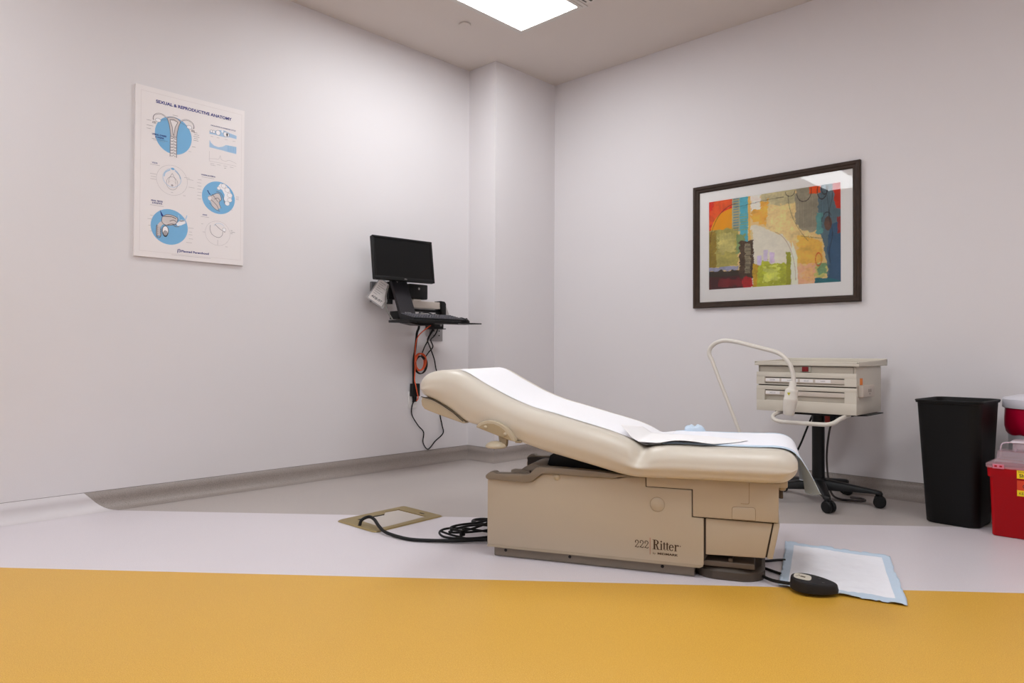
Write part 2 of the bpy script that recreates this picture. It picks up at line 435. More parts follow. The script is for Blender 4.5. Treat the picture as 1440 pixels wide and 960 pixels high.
# upholstered top
T = [(-.326,.668),(-.324,.692),(-.312,.714),(-.288,.730),(-.252,.741),(-.205,.746),(-.160,.742),(-.120,.7265),(-.066,.697),(-.008,.667),(.06,.634),(.142,.604),(.20,.588),(.264,.572),(.32,.557),(.373,.543),(.42,.531),(.47,.518),(.524,.500),(.562,.482),(.592,.466),(.612,.4655),(.645,.4715),(.69,.476),(.74,.477),(.838,.476),(.92,.477),(.987,.478),(1.045,.479),(1.085,.476),(1.112,.466),(1.128,.450),(1.134,.435)]
B = [(-.324,.660),(-.318,.650),(-.305,.642),(-.285,.636),(-.250,.627),(-.211,.608),(-.180,.592),(-.152,.574),(-.105,.540),(-.04,.5235),(.04,.498),(.12,.471),(.175,.454),(.229,.438),(.28,.426),(.33,.4145),(.375,.404),(.43,.391),(.480,.379),(.525,.368),(.56,.363),(.60,.361),(.645,.361),(.69,.362),(.74,.364),(.838,.365),(.92,.366),(.985,.366),(1.04,.367),(1.082,.371),(1.108,.382),(1.126,.400),(1.133,.418)]
assert len(T) == len(B)
def refine(P, k=2): return [(p.x, p.y) for p in catmull([Vector((x,y,0)) for x,y in P], k)]
T2, B2 = refine(T), refine(B)
CV, HW = .255, .335          # centre line and half width of the cushion
rings = []
NT = len(T2)
for i in range(NT):
    (tx,tz),(bx,bz) = T2[i], B2[i]
    t = Vector((tx,tz)); q = Vector((bx,bz)); h = (t-q).length; up = (t-q)/max(h,1e-6)
    hw = HW
    # plan-view rounding towards both ends
    e0 = tx-(-.326); e1 = 1.134-tx
    for e, rr in ((e0,.075),(e1,.07)):
        if e < rr: hw -= .055*(1-math.sqrt(max(0,1-(1-e/rr)**2)))
    rt = min(.055, h*.62); rb = min(.022, h*.3)
    crease = math.exp(-((tx-.600)/.022)**2)
    ring = []
    def sec(side):
        pts = [(0., 0.)]
        pts.append((hw-rb-.12, 0)); pts.append((hw-rb-.004, 0))
        for k in range(0,5): a = R(-90+22.5*k); pts.append((hw-rb+rb*math.cos(a)-.006, rb+rb*math.sin(a)))
        mid0, mid1 = rb, h-rt
        for k in (1,2,3): 
            f = k/4; bul = .006*math.sin(math.pi*f)
            pts.append((hw-.006+.006*f+bul, mid0+(mid1-mid0)*f))
        for k in range(0,9):
            a = R(11.25*k); pts.append((hw-rt+rt*math.cos(a), h-rt+rt*math.sin(a)))
        pts.append((hw-rt-.05, h)); pts.append((hw-rt-.15, h))
        out = []
        for y, zz in pts:
            f = zz/max(h,1e-6)
            dip = crease*max(0, min(1,(f-.35)/.4))*(.020 if y > hw-.10 else .004*(y/hw))
            yy = y-(dip*1.0 if y > hw-.10 else 0); z2 = zz-(dip*.5)
            out.append((side*yy, z2))
        return out
    Lh = sec(-1); Rh = sec(1)
    loop = Lh+[(0,h)]+Rh[::-1][:-1]
    for y, zz in loop:
        p = q+up*zz
        ring.append((p.x, CV+y, p.y))
    rings.append(ring)
def shrink(ring, f, dx):
    c = Vector((sum(p[0] for p in ring)/len(ring), CV, sum(p[2] for p in ring)/len(ring)))
    return [tuple(c+(Vector(p)-c)*f+Vector((dx,0,0))) for p in ring]
rings = [shrink(rings[0],.5,-.002)]+rings+[shrink(rings[-1],.5,.003)]
b = MB(); b.loft(rings)
uph = b.obj('upholstered_top', M_uph, bed, ang=75)
ss = uph.modifiers.new('subsurf','SUBSURF'); ss.levels = 1; ss.render_levels = 1
# plastic cap under the head end with piping seam
cap_top = [(-.297,.634),(-.282,.631),(-.250,.624),(-.211,.606),(-.180,.589),(-.152,.572),(-.128,.553),(-.111,.540)]
cap = cap_top+[(-.106,.5335),(-.116,.5335),(-.20,.558),(-.268,.579),(-.286,.586),(-.298,.600),(-.301,.618)]
b = MB(); b.prism(cap, CV-HW+.010, CV+HW-.010, bev=.010, seg=4); b.obj('head_cap', mat('head_cap',(180,164,140),.45), bed)
b = MB(); b.tube([(x-.001,CV-HW+.006,z+.002) for x,z in cap_top], .0018, 8); b.obj('piping', M_seam, bed)
# paper holder bracket on the near side
b = MB()
arch = [(-.046,.524),(-.040,.534),(-.022,.546),(.005,.552),(.032,.551),(.058,.543),(.082,.527),(.100,.507),(.113,.486),(.119,.474)]
b.prism(arch+[(.10,.477),(.0,.509)], CV-HW-.022, CV-HW+.02, bev=.004, seg=3)
br = b.obj('side_bracket', M_brk, bed)
b = MB()
inner = [(-.034,.524),(-.02,.535),(.005,.541),(.03,.540),(.052,.532),(.074,.517),(.092,.497),(.104,.480),(.09,.482),(.0,.512)]
b.prism(inner, CV-HW-.0232, CV-HW-.021); b.obj('recess', M_brkd, br, smooth=False)
for sx, sz in ((-.004,.526),(.078,.502)):
    b = MB(); b.lathe([(.007,0),(.007,-.003),(.004,-.006),(0,-.007)], (sx,CV-HW-.0225,sz), 16, 'y'); b.obj('screw', M_brk, br)
b = MB(); b.prism([(.044,.503),(.082,.492),(.078,.452),(.052,.455)], CV-HW-.014, CV-HW+.012, bev=.004); b.obj('knob_stem', mat('stem_taupe',(150,136,112),.4), br)
b = MB(); b.lathe([(0,-.014),(.038,-.014),(.042,-.010),(.042,-.006),(.036,.002),(.022,.009),(0,.012)], (.036,CV-HW-.01,.461), 32); b.obj('knob', M_brk, br)
b = MB(); b.box((.112,CV-HW-.004,.468),(.135,CV-HW+.02,.474),.002); b.obj('bracket_tab', M_brkd, br)
# small fixings just under the foot end of the cushion
b = MB(); b.box((1.03,V0+.01,.345),(1.10,V0+.04,.372),.006); b.box((1.072,.02,.33),(1.095,.48,.36),.006); b.obj('foot_rail', M_cream, bed)
b = MB(); b.box((1.071,.03,.300),(1.086,.10,.345),.004); b.obj('stirrup_socket', M_dtaupe, bed)

# printed logo: serif letters drawn as polygons
BZ0 = .0865
S = Sheet(lambda x, y, l: (.631+(x-.631)*.845 if x > .6295 else x, V0-.0004-l, (.0915+(y-BZ0)*.90) if x > .6295 else y+.0055))
def slab(x, y, w, h=.0016, m=M_brown): S.rect(x, y, x+w, y+h, m)
def ringp(cx, cy, ro, ri, a0, a1, sy=1., thick=1.6, m=M_brown, n=18):
    P = []
    for k in range(n+1): a = R(a0+(a1-a0)*k/n); P.append((cx+ro*math.cos(a), cy+ro*sy*math.sin(a)))
    Q = []
    for k in range(n+1): a = R(a1+(a0-a1)*k/n); Q.append((cx+ri*math.cos(a), cy+(ro*sy-(ro-ri)/thick*.55)*math.sin(a)))
    for k in range(n): S.poly([P[k], P[k+1], Q[n-k-1], Q[n-k]], m)
bz = .0865; x = .631
# R
slab(x, bz, .019); slab(x, bz+.0384, .016); S.rect(x+.005, bz, x+.0125, bz+.040, M_brown)
ringp(x+.013, bz+.0295, .0145, .0075, -90, 90, .72); S.line([(x+.012,bz+.0395),(x+.014,bz+.0395)], .002, M_brown); S.line([(x+.012,bz+.0196),(x+.0155,bz+.0196)], .002, M_brown)
S.poly([(x+.014,bz+.020),(x+.0205,bz+.0195),(x+.0265,bz+.003),(x+.0315,bz+.0015),(x+.031,bz),(x+.0215,bz)], M_brown)
# i
x2 = x+.0325
slab(x2, bz, .0115); slab(x2, bz+.0245, .006); S.rect(x2+.003, bz, x2+.0088, bz+.0262, M_brown); S.disc(x2+.0056, bz+.034, .0036, .0036, M_brown)
# t t
for x3 in (x2+.0125, x2+.0255):
    S.rect(x3+.003, bz+.004, x3+.0085, bz+.032, M_brown); slab(x3, bz+.0240, .0125, .0020)
    ringp(x3+.0085, bz+.006, .0055, .0018, 180, 300, 1.05); S.line([(x3+.009,bz+.0006),(x3+.0135,bz+.004)], .0016, M_brown)
# e
x4 = x2+.0395
ringp(x4+.0095, bz+.0128, .0105, .0048, 20, 325, 1.25, 1.2); S.rect(x4+.003, bz+.0135, x4+.0185, bz+.0155, M_brown); ringp(x4+.0095, bz+.0128, .0105, .0065, 0, 30, 1.25, 1.2)
# r
x5 = x4+.0215
slab(x5, bz, .0125); slab(x5, bz+.0245, .006); S.rect(x5+.003, bz, x5+.0088, bz+.0262, M_brown)
S.line([(x5+.008,bz+.018),(x5+.0115,bz+.0245),(x5+.015,bz+.0255)], .0022, M_brown); S.disc(x5+.0165, bz+.0228, .0034, .0034, M_brown)
S.arc(x5+.026, bz+.022, .0022, .0022, 0, 360, .001, M_brown, n=12); S.disc(x5+.026, bz+.022, .0009, .0009, M_brown)
# bar and 222
S.rect(.6215, .066, .6232, .1275, M_redink)
for k in range(3):
    x6 = .566+.0178*k; y6 = .0875
    S.arc(x6+.0072, y6+.0205, .0062, .0065, 170, -40, .0026, M_brown, n=14); S.disc(x6+.0022, y6+.0195, .0022, .0022, M_brown)
    S.line([(x6+.0118,y6+.0165),(x6+.0075,y6+.0095),(x6+.0010,y6+.0022)], .0021, M_brown)
    S.line([(x6+.0005,y6+.0012),(x6+.0035,y6+.0036),(x6+.0085,y6+.0010),(x6+.0125,y6+.0012),(x6+.0145,y6+.0055)], .0024, M_brown)
S.text('by', .633, .0672, .0085, M_brown, width=.0125, bold=0)
S.text('MIDMARK', .6535, .0672, .0085, M_brown, width=.088, bold=.03)
S.obj('printed_logo', bed)

# --- things lying on the table (same local frame through a matrix)
TM = Matrix.Translation((2.021,2.045,0)) @ Matrix.Rotation(AN, 4, 'Z')
def topz(s, P=T2):
    for i in range(len(P)-1):
        if P[i][0] <= s <= P[i+1][0]: return P[i][1]+(P[i+1][1]-P[i][1])*(s-P[i][0])/(P[i+1][0]-P[i][0])
    return P[-1][1]
def grid(fn, nu, nv, thick=0.):
    b = MB(); g = [[b.bm.verts.new(TM @ Vector(fn(i/nu, j/nv))) for j in range(nv+1)] for i in range(nu+1)]
    for i in range(nu):
        for j in range(nv): b.bm.faces.new([g[i][j], g[i+1][j], g[i+1][j+1], g[i][j+1]])
    return b
def paper_fn(u, v):
    s = -.168+u*.823; y = .018+v*.485
    z = topz(s)+.0035+.0015*noise.noise(Vector((s*9, y*6, 0)))+(.003*math.exp(-((s-.60)/.05)**2))
    if v < .03 or v > .97: z -= .0015
    return (s, y, z)
b = grid(paper_fn, 90, 16); o = b.obj('table_paper', M_paper); tag(o, 'long white exam paper strip down the backrest of the exam table', 'paper')
def slab_mod(o, t=.0012):
    m = o.modifiers.new('thick','SOLIDIFY'); m.thickness = t; m.offset = 0; return o
# seat underpad hanging over the foot end
path = [(.66,.4775),(.72,.4805),(.84,.480),(.98,.4815),(1.05,.4835),(1.09,.481),(1.119,.470),(1.138,.450),(1.148,.420),(1.158,.385),(1.167,.345),(1.174,.308)]
PP = catmull([Vector((s,0,z)) for s,z in path], 6)
def pad_fn(u, v):
    f = u*(len(PP)-1); i = min(int(f), len(PP)-2); p = PP[i].lerp(PP[i+1], f-i)
    y = .026+v*.45
    fold = max(0,(u-.62)/.38)
    n = noise.noise(Vector((p.x*14, y*16, p.z*8)))
    sx = p.x+fold*(.010*math.sin(v*14)+.012*math.sin(v*5+1))-fold*.006*(1-v)
    sx += fold*(.004*v+.034*max(0,1-v/.28)**1.6)
    return (sx, y+fold*(.030*(1-v)-.0*v)+.004*n, p.z+.0022+.0028*abs(n)*(1-fold)*min(1,v*12)+fold*fold*.012*math.sin(v*9+2)-(.0028 if v < .02 else 0))
b = grid(pad_fn, 80, 40)
o = b.obj('underpad', [M_padw, M_padb, M_padb], recalc=False); slab_mod(o, .0015).modifiers['thick'].material_offset = 1
for p in o.data.polygons:
    c = p.index; i = c//40; j = c % 40
    if j < 2 or j > 37 or i > 77: p.material_index = 1
tag(o, 'white absorbent pad draped over the seat and hanging off the foot end', 'underpad')
# curled drape sheet in front of it
def drape_fn(u, v):
    s = .505+u*.43
    edge = [(-.02,.0),(.05,.002),(.13,.012),(.20,.020),(.28,.006),(.36,.0),(.43,.012)]
    wav = .0045+.010*max(0,math.sin((u*2.15-.72)*math.pi))*(1-v)**1.5+.026*(max(0,.10-u)/.10)*(1-v)
    y0 = .0-.012*math.sin(u*math.pi)+.10*max(0,(u-.72)/.28)**1.3+.02*(max(0,.2-u)/.2)
    y = y0+v*(.33-.10*u-.17*max(0,(u-.65)/.35)**1.5)
    s2 = s+.03*v
    z = topz(min(s2,1.0)) if s2 > .0 else .5
    if .54 < s2 < .68: z = max(z, .4740)
    return (s2, y, z+wav+.006+.0015*noise.noise(Vector((s*12,y*10,2))))
b = grid(drape_fn, 60, 16); o = b.obj('drape_sheet', M_drape); slab_mod(o, .001); tag(o, 'cream folded drape sheet with a curled near edge lying on the seat', 'drape sheet')
# crumpled blue tissue at the far side
def crum(u, v):
    a = u*2*math.pi; r = .040*math.sin(v*math.pi/2)
    s = .735+r*math.cos(a)*1.1; y = .475+r*math.sin(a)*.9
    n = noise.noise(Vector((s*40,y*40,3)))
    s += .012*noise.noise(Vector((s*30,y*30,8)))*v
    return (s, y, .4815+.026*(1-v**2.2)*(1+.9*n)+.008*noise.noise(Vector((s*90,y*90,3)))*(1-v*.8))
b = grid(crum, 28, 12); bmesh.ops.remove_doubles(b.bm, verts=b.bm.verts, dist=.0005); o = b.obj('crumpled_tissue', M_padb); tag(o, 'crumpled pale blue tissue at the far edge of the exam table seat', 'tissue')

# ------------------------------------------------------------------ underpad on the floor, foot control, cables
q = [(3.003,2.462),(3.386,2.569),(3.177,3.129),(2.786,3.063)]
def bil(u, v):
    a = Vector(q[0]).lerp(Vector(q[1]), u); c = Vector(q[3]).lerp(Vector(q[2]), u); p = a.lerp(c, v)
    n = noise.noise(Vector((p.x*9, p.y*9, 0))); n2 = noise.noise(Vector((p.x*30, p.y*30, 4)))
    ed = min(u, 1-u, v, 1-v)
    p = p+Vector((.010*noise.noise(Vector((p.x*7,p.y*7,9))), .010*noise.noise(Vector((p.x*7,p.y*7,19)))))*(1 if ed < .02 else .3)
    return (p.x, p.y, .004+.005*abs(n)+.0035*abs(n2)+(.004 if ed < .01 and n2 > 0 else 0))
b = MB(); NU, NV = 50, 60
g = [[b.bm.verts.new(bil(i/NU, j/NV)) for j in range(NV+1)] for i in range(NU+1)]
for i in range(NU):
    for j in range(NV):
        f = b.bm.faces.new([g[i][j], g[i+1][j], g[i+1][j+1], g[i][j+1]])
        f.material_index = 1 if (i < 4 or i > NU-5 or j < 5 or j > NV-5) else 0
o = b.obj('underpad', [M_padw, M_padb]); slab_mod(o, .001); tag(o, 'white absorbent pad with pale blue border lying flat on the floor', 'underpad')
# pedal: local x along its length
fp = thing('foot_control', 'black teardrop shaped foot pedal with cord, on the floor pad', 'foot pedal', (3.118,2.487,0.0125), R(17))
def tear(z, k, hh=.0, nose=1.):
    out = []
    for i in range(40):
        a = 2*math.pi*i/40; c, s_ = math.cos(a), math.sin(a)
        x = c*.076*k; w = .054*k*(1-.24*c) 
        out.append((x, s_*w*(1-.10*c*c), z(x) if callable(z) else z))
    return out
zt = lambda x: .035-.007*(x/.08)
b = MB(); b.loft([tear(.0,1.0), tear(.010,1.02), tear(lambda x: zt(x)-.008,.985), tear(lambda x: zt(x)-.003,.97), tear(zt,.93)])
b.obj('housing', M_dkgrey, fp)
S = Sheet(lambda x, y, l: (x, y, zt(x)+.0006+l))
lab = [(-.036+.028*math.copysign(abs(math.cos(a))**.6, math.cos(a)), .0+.033*math.copysign(abs(math.sin(a))**.6, math.sin(a))) for a in [2*math.pi*k/32 for k in range(32)]]
S.poly(lab, mat('pedal_label',(206,198,184),.5), 1)
S.poly([(-.046,-.004),(-.028,-.008),(-.026,.006),(-.040,.010)], mat('ink_olive',(96,84,60),.6), 2); S.line([(-.058,-.010),(-.05,.002),(-.044,.006)], .003, mat('ink_olive',(96,84,60),.6), 2); S.line([(-.046,.010),(-.050,.014)], .003, M_brown, 2)
S.obj('button_label', fp)
for a, c in ((.012,.020),(.026,-.018)):
    S = Sheet(lambda x, y, l: (x, y, zt(x)+.0006+l)); S.rect(a, c, a+.008, c+.0022, M_metal, 1); S.obj('grip_mark', fp)
b = MB()
inv = (Matrix.Translation((3.118,2.487,.0125)) @ Matrix.Rotation(R(17),4,'Z')).inverted()
b.tube([inv @ Vector(p) for p in ((2.62,2.56,.05),(2.70,2.60,.03),(2.79,2.615,.024),(2.86,2.565,.013),(2.93,2.505,.013),(2.985,2.470,.017),(3.05,2.466,.022))], .0058, 10)
b.obj('cord', M_rubber, fp)
b = MB(); b.tube([(2.60,2.60,.040),(2.72,2.64,.022),(2.80,2.640,.010),(2.87,2.625,.0075),(2.925,2.607,.007),(2.955,2.600,.006)], .0052, 10)
part_of(b.obj('power_cord', M_rubber), bed)
b = MB(); b.tube([(2.66,2.66,.030),(2.77,2.68,.012),(2.83,2.70,.0065),(2.876,2.765,.0065),(2.895,2.785,.006)], .0050, 10)
part_of(b.obj('power_cord', M_rubber), bed)

# floor hatch
ht = thing('floor_hatch', 'bronze framed floor box cover with a cord coming out of it', 'floor box', (1.21,2.133,0), R(0))
b = MB()
o0 = (1.21,2.133); out = [(1.068-o0[0],1.914-o0[1]),(1.386-o0[0],1.914-o0[1]),(1.357-o0[0],2.350-o0[1]),(1.036-o0[0],2.352-o0[1])]
inn = [(-.130,-.133),(.135,-.147),(.103,.140),(-.118,.140)]
out_r = []
for i in range(4):
    p = Vector(out[i]); a = (Vector(out[i-1])-p).normalized(); c = (Vector(out[(i+1)%4])-p).normalized()
    out_r += [p+a*.022, p+(a+c)*.006, p+c*.022]
n = 12
inn_r = []
for i in range(4): inn_r += [Vector(inn[i])]*3
for zt_, in_o, lo in ((.005,0,0),):
    for i in range(n):
        j = (i+1) % n
        A_, B_, C_, D_ = out_r[i], out_r[j], inn_r[j], inn_r[i]
        Ai = A_+(D_-A_)*.12; Bi = B_+(C_-B_)*.12
        b.face([(*A_,.0012),(*B_,.0012),(*Bi,.006),(*Ai,.006)])
        pts = [(*Ai,.006),(*Bi,.006),(*C_,.006),(*D_,.006)]
        if (C_-D_).length < 1e-6: pts = pts[:3]
        b.face(pts)
        if (C_-D_).length > 1e-6: b.face([(*D_,.006),(*C_,.006),(*C_,.0012),(*D_,.0012)])
b.obj('frame', M_brass, ht, smooth=False)
b = MB(); b.box((-.128,-.138,.0008),(.118,.137,.0025)); b.obj('carpet_insert', M_hgrey, ht, smooth=False)
b = MB(); b.prism([(-.130,-.135),(-.085,-.137),(-.085,.02),(-.118,.055),(-.130,.055)], .0022, .0062, lambda x,y,t:(x,y,t)); b.obj('cord_flap', M_brass, ht, smooth=False)
MB().box((.02,.160,.0060),(.055,.170,.0066)).obj('pull_slot', M_seam, ht, smooth=False)
MB().box((-.083,-.137,.0026),(-.079,.02,.0064)).obj('flap_gap', M_seam, ht, smooth=False)

def cord(name, pts, r, m, label, cat='cord', n=8, sub=6, group=None, under=None):
    if under: return part_of(MB().tube(pts, r, n, sub=sub).obj(name, m), under)
    return tag(MB().tube(pts, r, n, sub=sub).obj(name, m), label, cat, group)
cord('power_cord', [(1.235,1.935,.004),(1.237,1.945,.030),(1.25,1.975,.042),(1.30,1.97,.040),(1.37,1.945,.026),(1.44,1.928,.014),(1.54,1.930,.009),(1.62,1.945,.009),(1.70,1.995,.010),(1.78,2.06,.012),(1.85,2.14,.014),(1.93,2.20,.014)], .0075, M_rubber, '', under=bed)
loopc = []
for k in range(3*14+5):
    a = 2*math.pi*k/14; w = k/14
    cx, cy = 1.745+.026*math.sin(1.3*w), 2.175-.030*math.sin(1.9*w)
    u, v = (.150-.014*w)*math.cos(a+3.6), (.062+.018*math.sin(2.3*w))*math.sin(a+3.6)
    t_ = R(30+16*w)
    loopc.append((cx+u*math.cos(t_)-v*math.sin(t_), cy+u*math.sin(t_)+v*math.cos(t_), .008+.012*w+.016*max(0,math.cos(a+1.4*w))))
cord('coiled_cord', loopc, .0050, M_rubber, '', sub=4, under=bed)
b = MB(); b.tube([(1.62,2.44,.010),(1.575,2.41,.012),(1.565,2.36,.014),(1.60,2.325,.014),(1.68,2.335,.016),(1.78,2.37,.014)], .0075, 10)
part_of(b.obj('power_cord', M_rubber), bed)
b = MB(); b.box((-.007,-.012,0),(.007,.012,.026),.003); b.tube([(0,0,.024),(.004,.004,.034)], .003, 8)
o = b.obj('cable_tie', M_rubber); o.data.transform(Matrix.Translation((1.765,2.10,.022))); part_of(o, bed)

# ------------------------------------------------------------------ treatment cabinet on wheeled stand
ct = thing('instrument_cart', 'beige two-drawer instrument cabinet on a black wheeled pedestal', 'cart', (2.55,4.06,0))
ox, oy = 2.55, 4.06
def L(x, y, z): return (x-ox, y-oy, z)
cab = MB().box(L(2.291,3.875,.500), L(2.812,4.280,.752), .003).obj('cabinet', M_cart, ct)
# tray top with raised lip
b = MB(); b.box(L(2.274,3.858,.752), L(2.832,4.325,.768), .003)
b.box(L(2.274,3.858,.765), L(2.832,3.872,.775), .003); b.box(L(2.274,4.305,.765), L(2.832,4.325,.792), .004)
for xx in (2.274,2.818):
    b.prism([(3.858-oy,.765),(4.325-oy,.765),(4.325-oy,.791),(4.20-oy,.783),(3.858-oy,.775)], xx-ox, xx+.014-ox, lambda x,y,t:(t,x,y), bev=.002)
b.obj('tray_top', M_cart, ct)
b = MB(); b.box(L(2.292,3.8725,.716), L(2.812,3.876,.751)); b.obj('upper_recess', M_cart2, cab, smooth=False)
b = MB(); b.box(L(2.298,3.871,.717),L(2.300,3.874,.750)); b.box(L(2.798,3.871,.715),L(2.800,3.874,.750)); b.box(L(2.30,3.871,.747),L(2.80,3.874,.750)); b.obj('recess_seams', M_gap, cab, smooth=False)
sw = MB().box(L(2.528,3.867,.718), L(2.584,3.875,.748), .002).obj('switch_plate', mat('switch_plate',(170,168,156),.5), cab)
MB().box(L(2.538,3.862,.721), L(2.572,3.870,.747), .002).obj('rocker', M_redsw, sw)
def drawer(z0, z1, rz0, rz1, labs):
    d = MB(); d.box(L(2.286,3.858,z0), L(2.818,3.877,rz0), .0015,2); d.box(L(2.286,3.858,rz1), L(2.818,3.877,z1), .0015,2)
    d.box(L(2.286,3.8583,rz0-.001), L(2.334,3.877,rz1+.001)); d.box(L(2.759,3.8583,rz0-.001), L(2.818,3.877,rz1+.001))
    o = d.obj('drawer', M_cart, ct)
    p = MB(); p.box(L(2.330,3.870,rz0-.002), L(2.762,3.874,rz1+.002)); p.obj('handle_recess', M_cart2, o, smooth=False)
    p = MB(); p.box(L(2.334,3.861,rz1-.030), L(2.759,3.872,rz1-.005), .003); p.obj('label_rail', mat('label_rail',(200,188,176),.4), o)
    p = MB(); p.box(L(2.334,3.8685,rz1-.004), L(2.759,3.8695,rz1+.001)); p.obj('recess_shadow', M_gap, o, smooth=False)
    for a, c, txt in labs:
        S = Sheet(lambda x, y, l: (x-ox, 3.8606-oy-l, y))
        S.rect(a, rz1-.024, c, rz1-.008, M_wht, 1); S.text(txt, (a+c)/2, rz1-.019, .006, M_gink, 2, align='CENTER'); S.obj('drawer_label', o)
drawer(.647,.715,.652,.688,[(2.338,2.417,'GLOVES'),(2.427,2.517,'SWABS'),(2.529,2.598,'GAUZE'),(2.610,2.689,'SLIDES')])
drawer(.501,.640,.560,.618,[(2.338,2.418,'SPECULA')])
b = MB(); b.box(L(2.295,3.868,.641), L(2.812,3.876,.646)); b.obj('drawer_gap', M_gap, cab, smooth=False)
# outlet box on the side
ob = MB().box(L(2.810,3.900,.592), L(2.838,4.088,.655), .006).obj('outlet_box', mat('outlet_beige',(196,184,172),.45), ct)
b = MB()
for yy in (3.985,4.015): b.box(L(2.837,yy,.618), L(2.8388,yy+.007,.634))
b.box(L(2.837,3.998,.606), L(2.8388,4.006,.612)); b.obj('socket_slots', M_gap, ob, smooth=False)
MB().box(L(2.811,3.930,.655), L(2.8145,3.968,.690), .001).obj('sticker', M_sticker, ct)
MB().box(L(2.8115,3.868,.655), L(2.8135,3.884,.695), .0005).obj('side_sticker', mat('sticker_blue',(140,170,200),.5), ct)
# under plate, handle, post
b = MB(); b.box(L(2.36,3.93,.484), L(2.76,4.27,.499), .003); b.prism([(2.74-ox,.486),(2.84-ox,.494),(2.84-ox,.499),(2.74-ox,.499)], 3.96-oy, 4.22-oy); b.obj('under_plate', M_black, ct)
b = MB(); b.tube([L(2.404,3.93,.492),L(2.404,3.84,.488),L(2.410,3.79,.474),L(2.432,3.775,.458),L(2.48,3.772,.452),L(2.60,3.772,.452),L(2.69,3.772,.453),L(2.730,3.777,.462),L(2.752,3.80,.480),L(2.758,3.86,.490),L(2.758,3.93,.492)], .011, 12)
b.obj('push_handle', M_lamp, ct)
b = MB(); b.cyl(L(2.557,4.045,.10), L(2.557,4.045,.49), .033, n=28); b.obj('post', M_black, ct)
b = MB(); b.lathe([(0,.065),(.045,.065),(.052,.085),(.050,.115),(.036,.132),(0,.132)], (2.557-ox,4.045-oy,0), 28); b.obj('hub', M_black, ct)
for k in range(5):
    a = R(-62+72*k); d = Vector((math.cos(a), math.sin(a), 0)); w = Vector((-d.y, d.x, 0)); c0 = Vector((2.557-ox,4.045-oy,0))
    b = MB()
    rings_ = []
    for rr, hw, zl, zh in ((.03,.030,.070,.126),(.12,.026,.072,.116),(.22,.021,.074,.102),(.285,.019,.074,.094),(.312,.017,.070,.088),(.318,.012,.066,.078)):
        c = c0+d*rr
        rings_.append([c+w*hw+Vector((0,0,zl)), c+w*hw+Vector((0,0,zh-.006)), c+w*(hw-.007)+Vector((0,0,zh)), c-w*(hw-.007)+Vector((0,0,zh)), c-w*hw+Vector((0,0,zh-.006)), c-w*hw+Vector((0,0,zl))])
    b.loft(rings_); leg = b.obj('leg', M_black, ct, ang=50)
    cc = c0+d*.292
    ca = R(-20+35*k); wd = Vector((math.cos(ca), math.sin(ca), 0))
    b = MB()
    Mx = Matrix.Translation(cc) @ Matrix.Rotation(ca, 4, 'Z')
    for sd in (-1, 1): b.lathe([(0,.004),(.027,.004),(.0315,.009),(.0315,.020),(.026,.026),(0,.028)], (0,0,0), 22, 'y', Mx @ Matrix.Translation((.012,0,.0325)) @ Matrix.Scale(sd,4,(0,1,0)))
    b.box((-.014,-.012,.028),(.024,.012,.062),.006, M=Mx)
    b.cyl(Mx @ Vector((0,0,.055)), Mx @ Vector((0,0,.082)), .009, n=12)
    b.obj('caster', M_rubber, leg)
b = MB(); b.box(L(2.60,4.02,.440), L(2.63,4.05,.482), .004); b.obj('red_knob', mat('knob_red',(150,40,30),.5), ct)
b = MB(); b.box(L(2.635,4.0,.44), L(2.665,4.06,.484), .004); b.obj('knob_housing', M_black, ct)
cord('power_cord', [(2.46,4.30,.483),(2.43,4.30,.452),(2.385,4.32,.36),(2.345,4.33,.268),(2.30,4.33,.18),(2.25,4.33,.10),(2.20,4.34,.06),(2.14,4.36,.012)], .0058, M_rubber, '', under=ct)
cord('power_cord', [(2.575,4.285,.48),(2.545,4.29,.42),(2.525,4.30,.36),(2.512,4.30,.25),(2.515,4.29,.17),(2.535,4.26,.09),(2.57,4.20,.03),(2.62,4.16,.008),(2.70,4.16,.008),(2.75,4.20,.008),(2.72,4.25,.008),(2.66,4.24,.008)], .0060, mat('cord_brown',(60,50,48),.5), '', under=ct)
# ------------------------------------------------------------------ gooseneck exam lamp
lp = thing('exam_lamp', 'off-white gooseneck exam lamp arching over the instrument cart', 'lamp', (2.345,3.65,0))
def G(x, z, y=3.65): return (x-2.345, y-3.65, z)
b = MB(); b.tube([G(2.345,.060),G(2.338,.20),G(2.312,.33),G(2.286,.391),G(2.205,.582)], .0095, n=14); b.cyl(G(2.205,.582), G(2.118,.790), .0105, n=14); b.obj('pole', M_lamp, lp)
b = MB(); b.tube([G(2.118,.785),G(2.106,.815),G(2.112,.845),G(2.136,.868),G(2.165,.882),G(2.205,.888),G(2.26,.882),G(2.304,.872),G(2.40,.848),G(2.470,.831),G(2.505,.818),G(2.535,.795),G(2.557,.768),G(2.570,.738),G(2.578,.700),G(2.579,.672)], .0115, 14)
b.obj('gooseneck', M_lamp, lp)
ax = Vector(G(2.577,.676)); ax2 = Vector(G(2.553,.503)); dd = (ax2-ax).normalized()
rot = Vector((0,0,1)).rotation_difference(dd).to_matrix().to_4x4(); MX = Matrix.Translation(ax) @ rot
hd = MB().lathe([(.0,-.002),(.014,0),(.017,.004),(.017,.030),(.022,.036),(.024,.040)], n=28, M=MX).obj('collar', M_lamp, lp)
b = MB().lathe([(.020,.038),(.0295,.044),(.032,.052),(.0325,.088),(.034,.090),(.0345,.096),(.034,.110),(.0300,.150),(.0265,.172),(.0245,.176),(.0,.174)], n=32, M=MX); b.obj('lamp_head', M_lamp, lp)
b = MB(); c = MX @ Vector((0,-.0,.068))
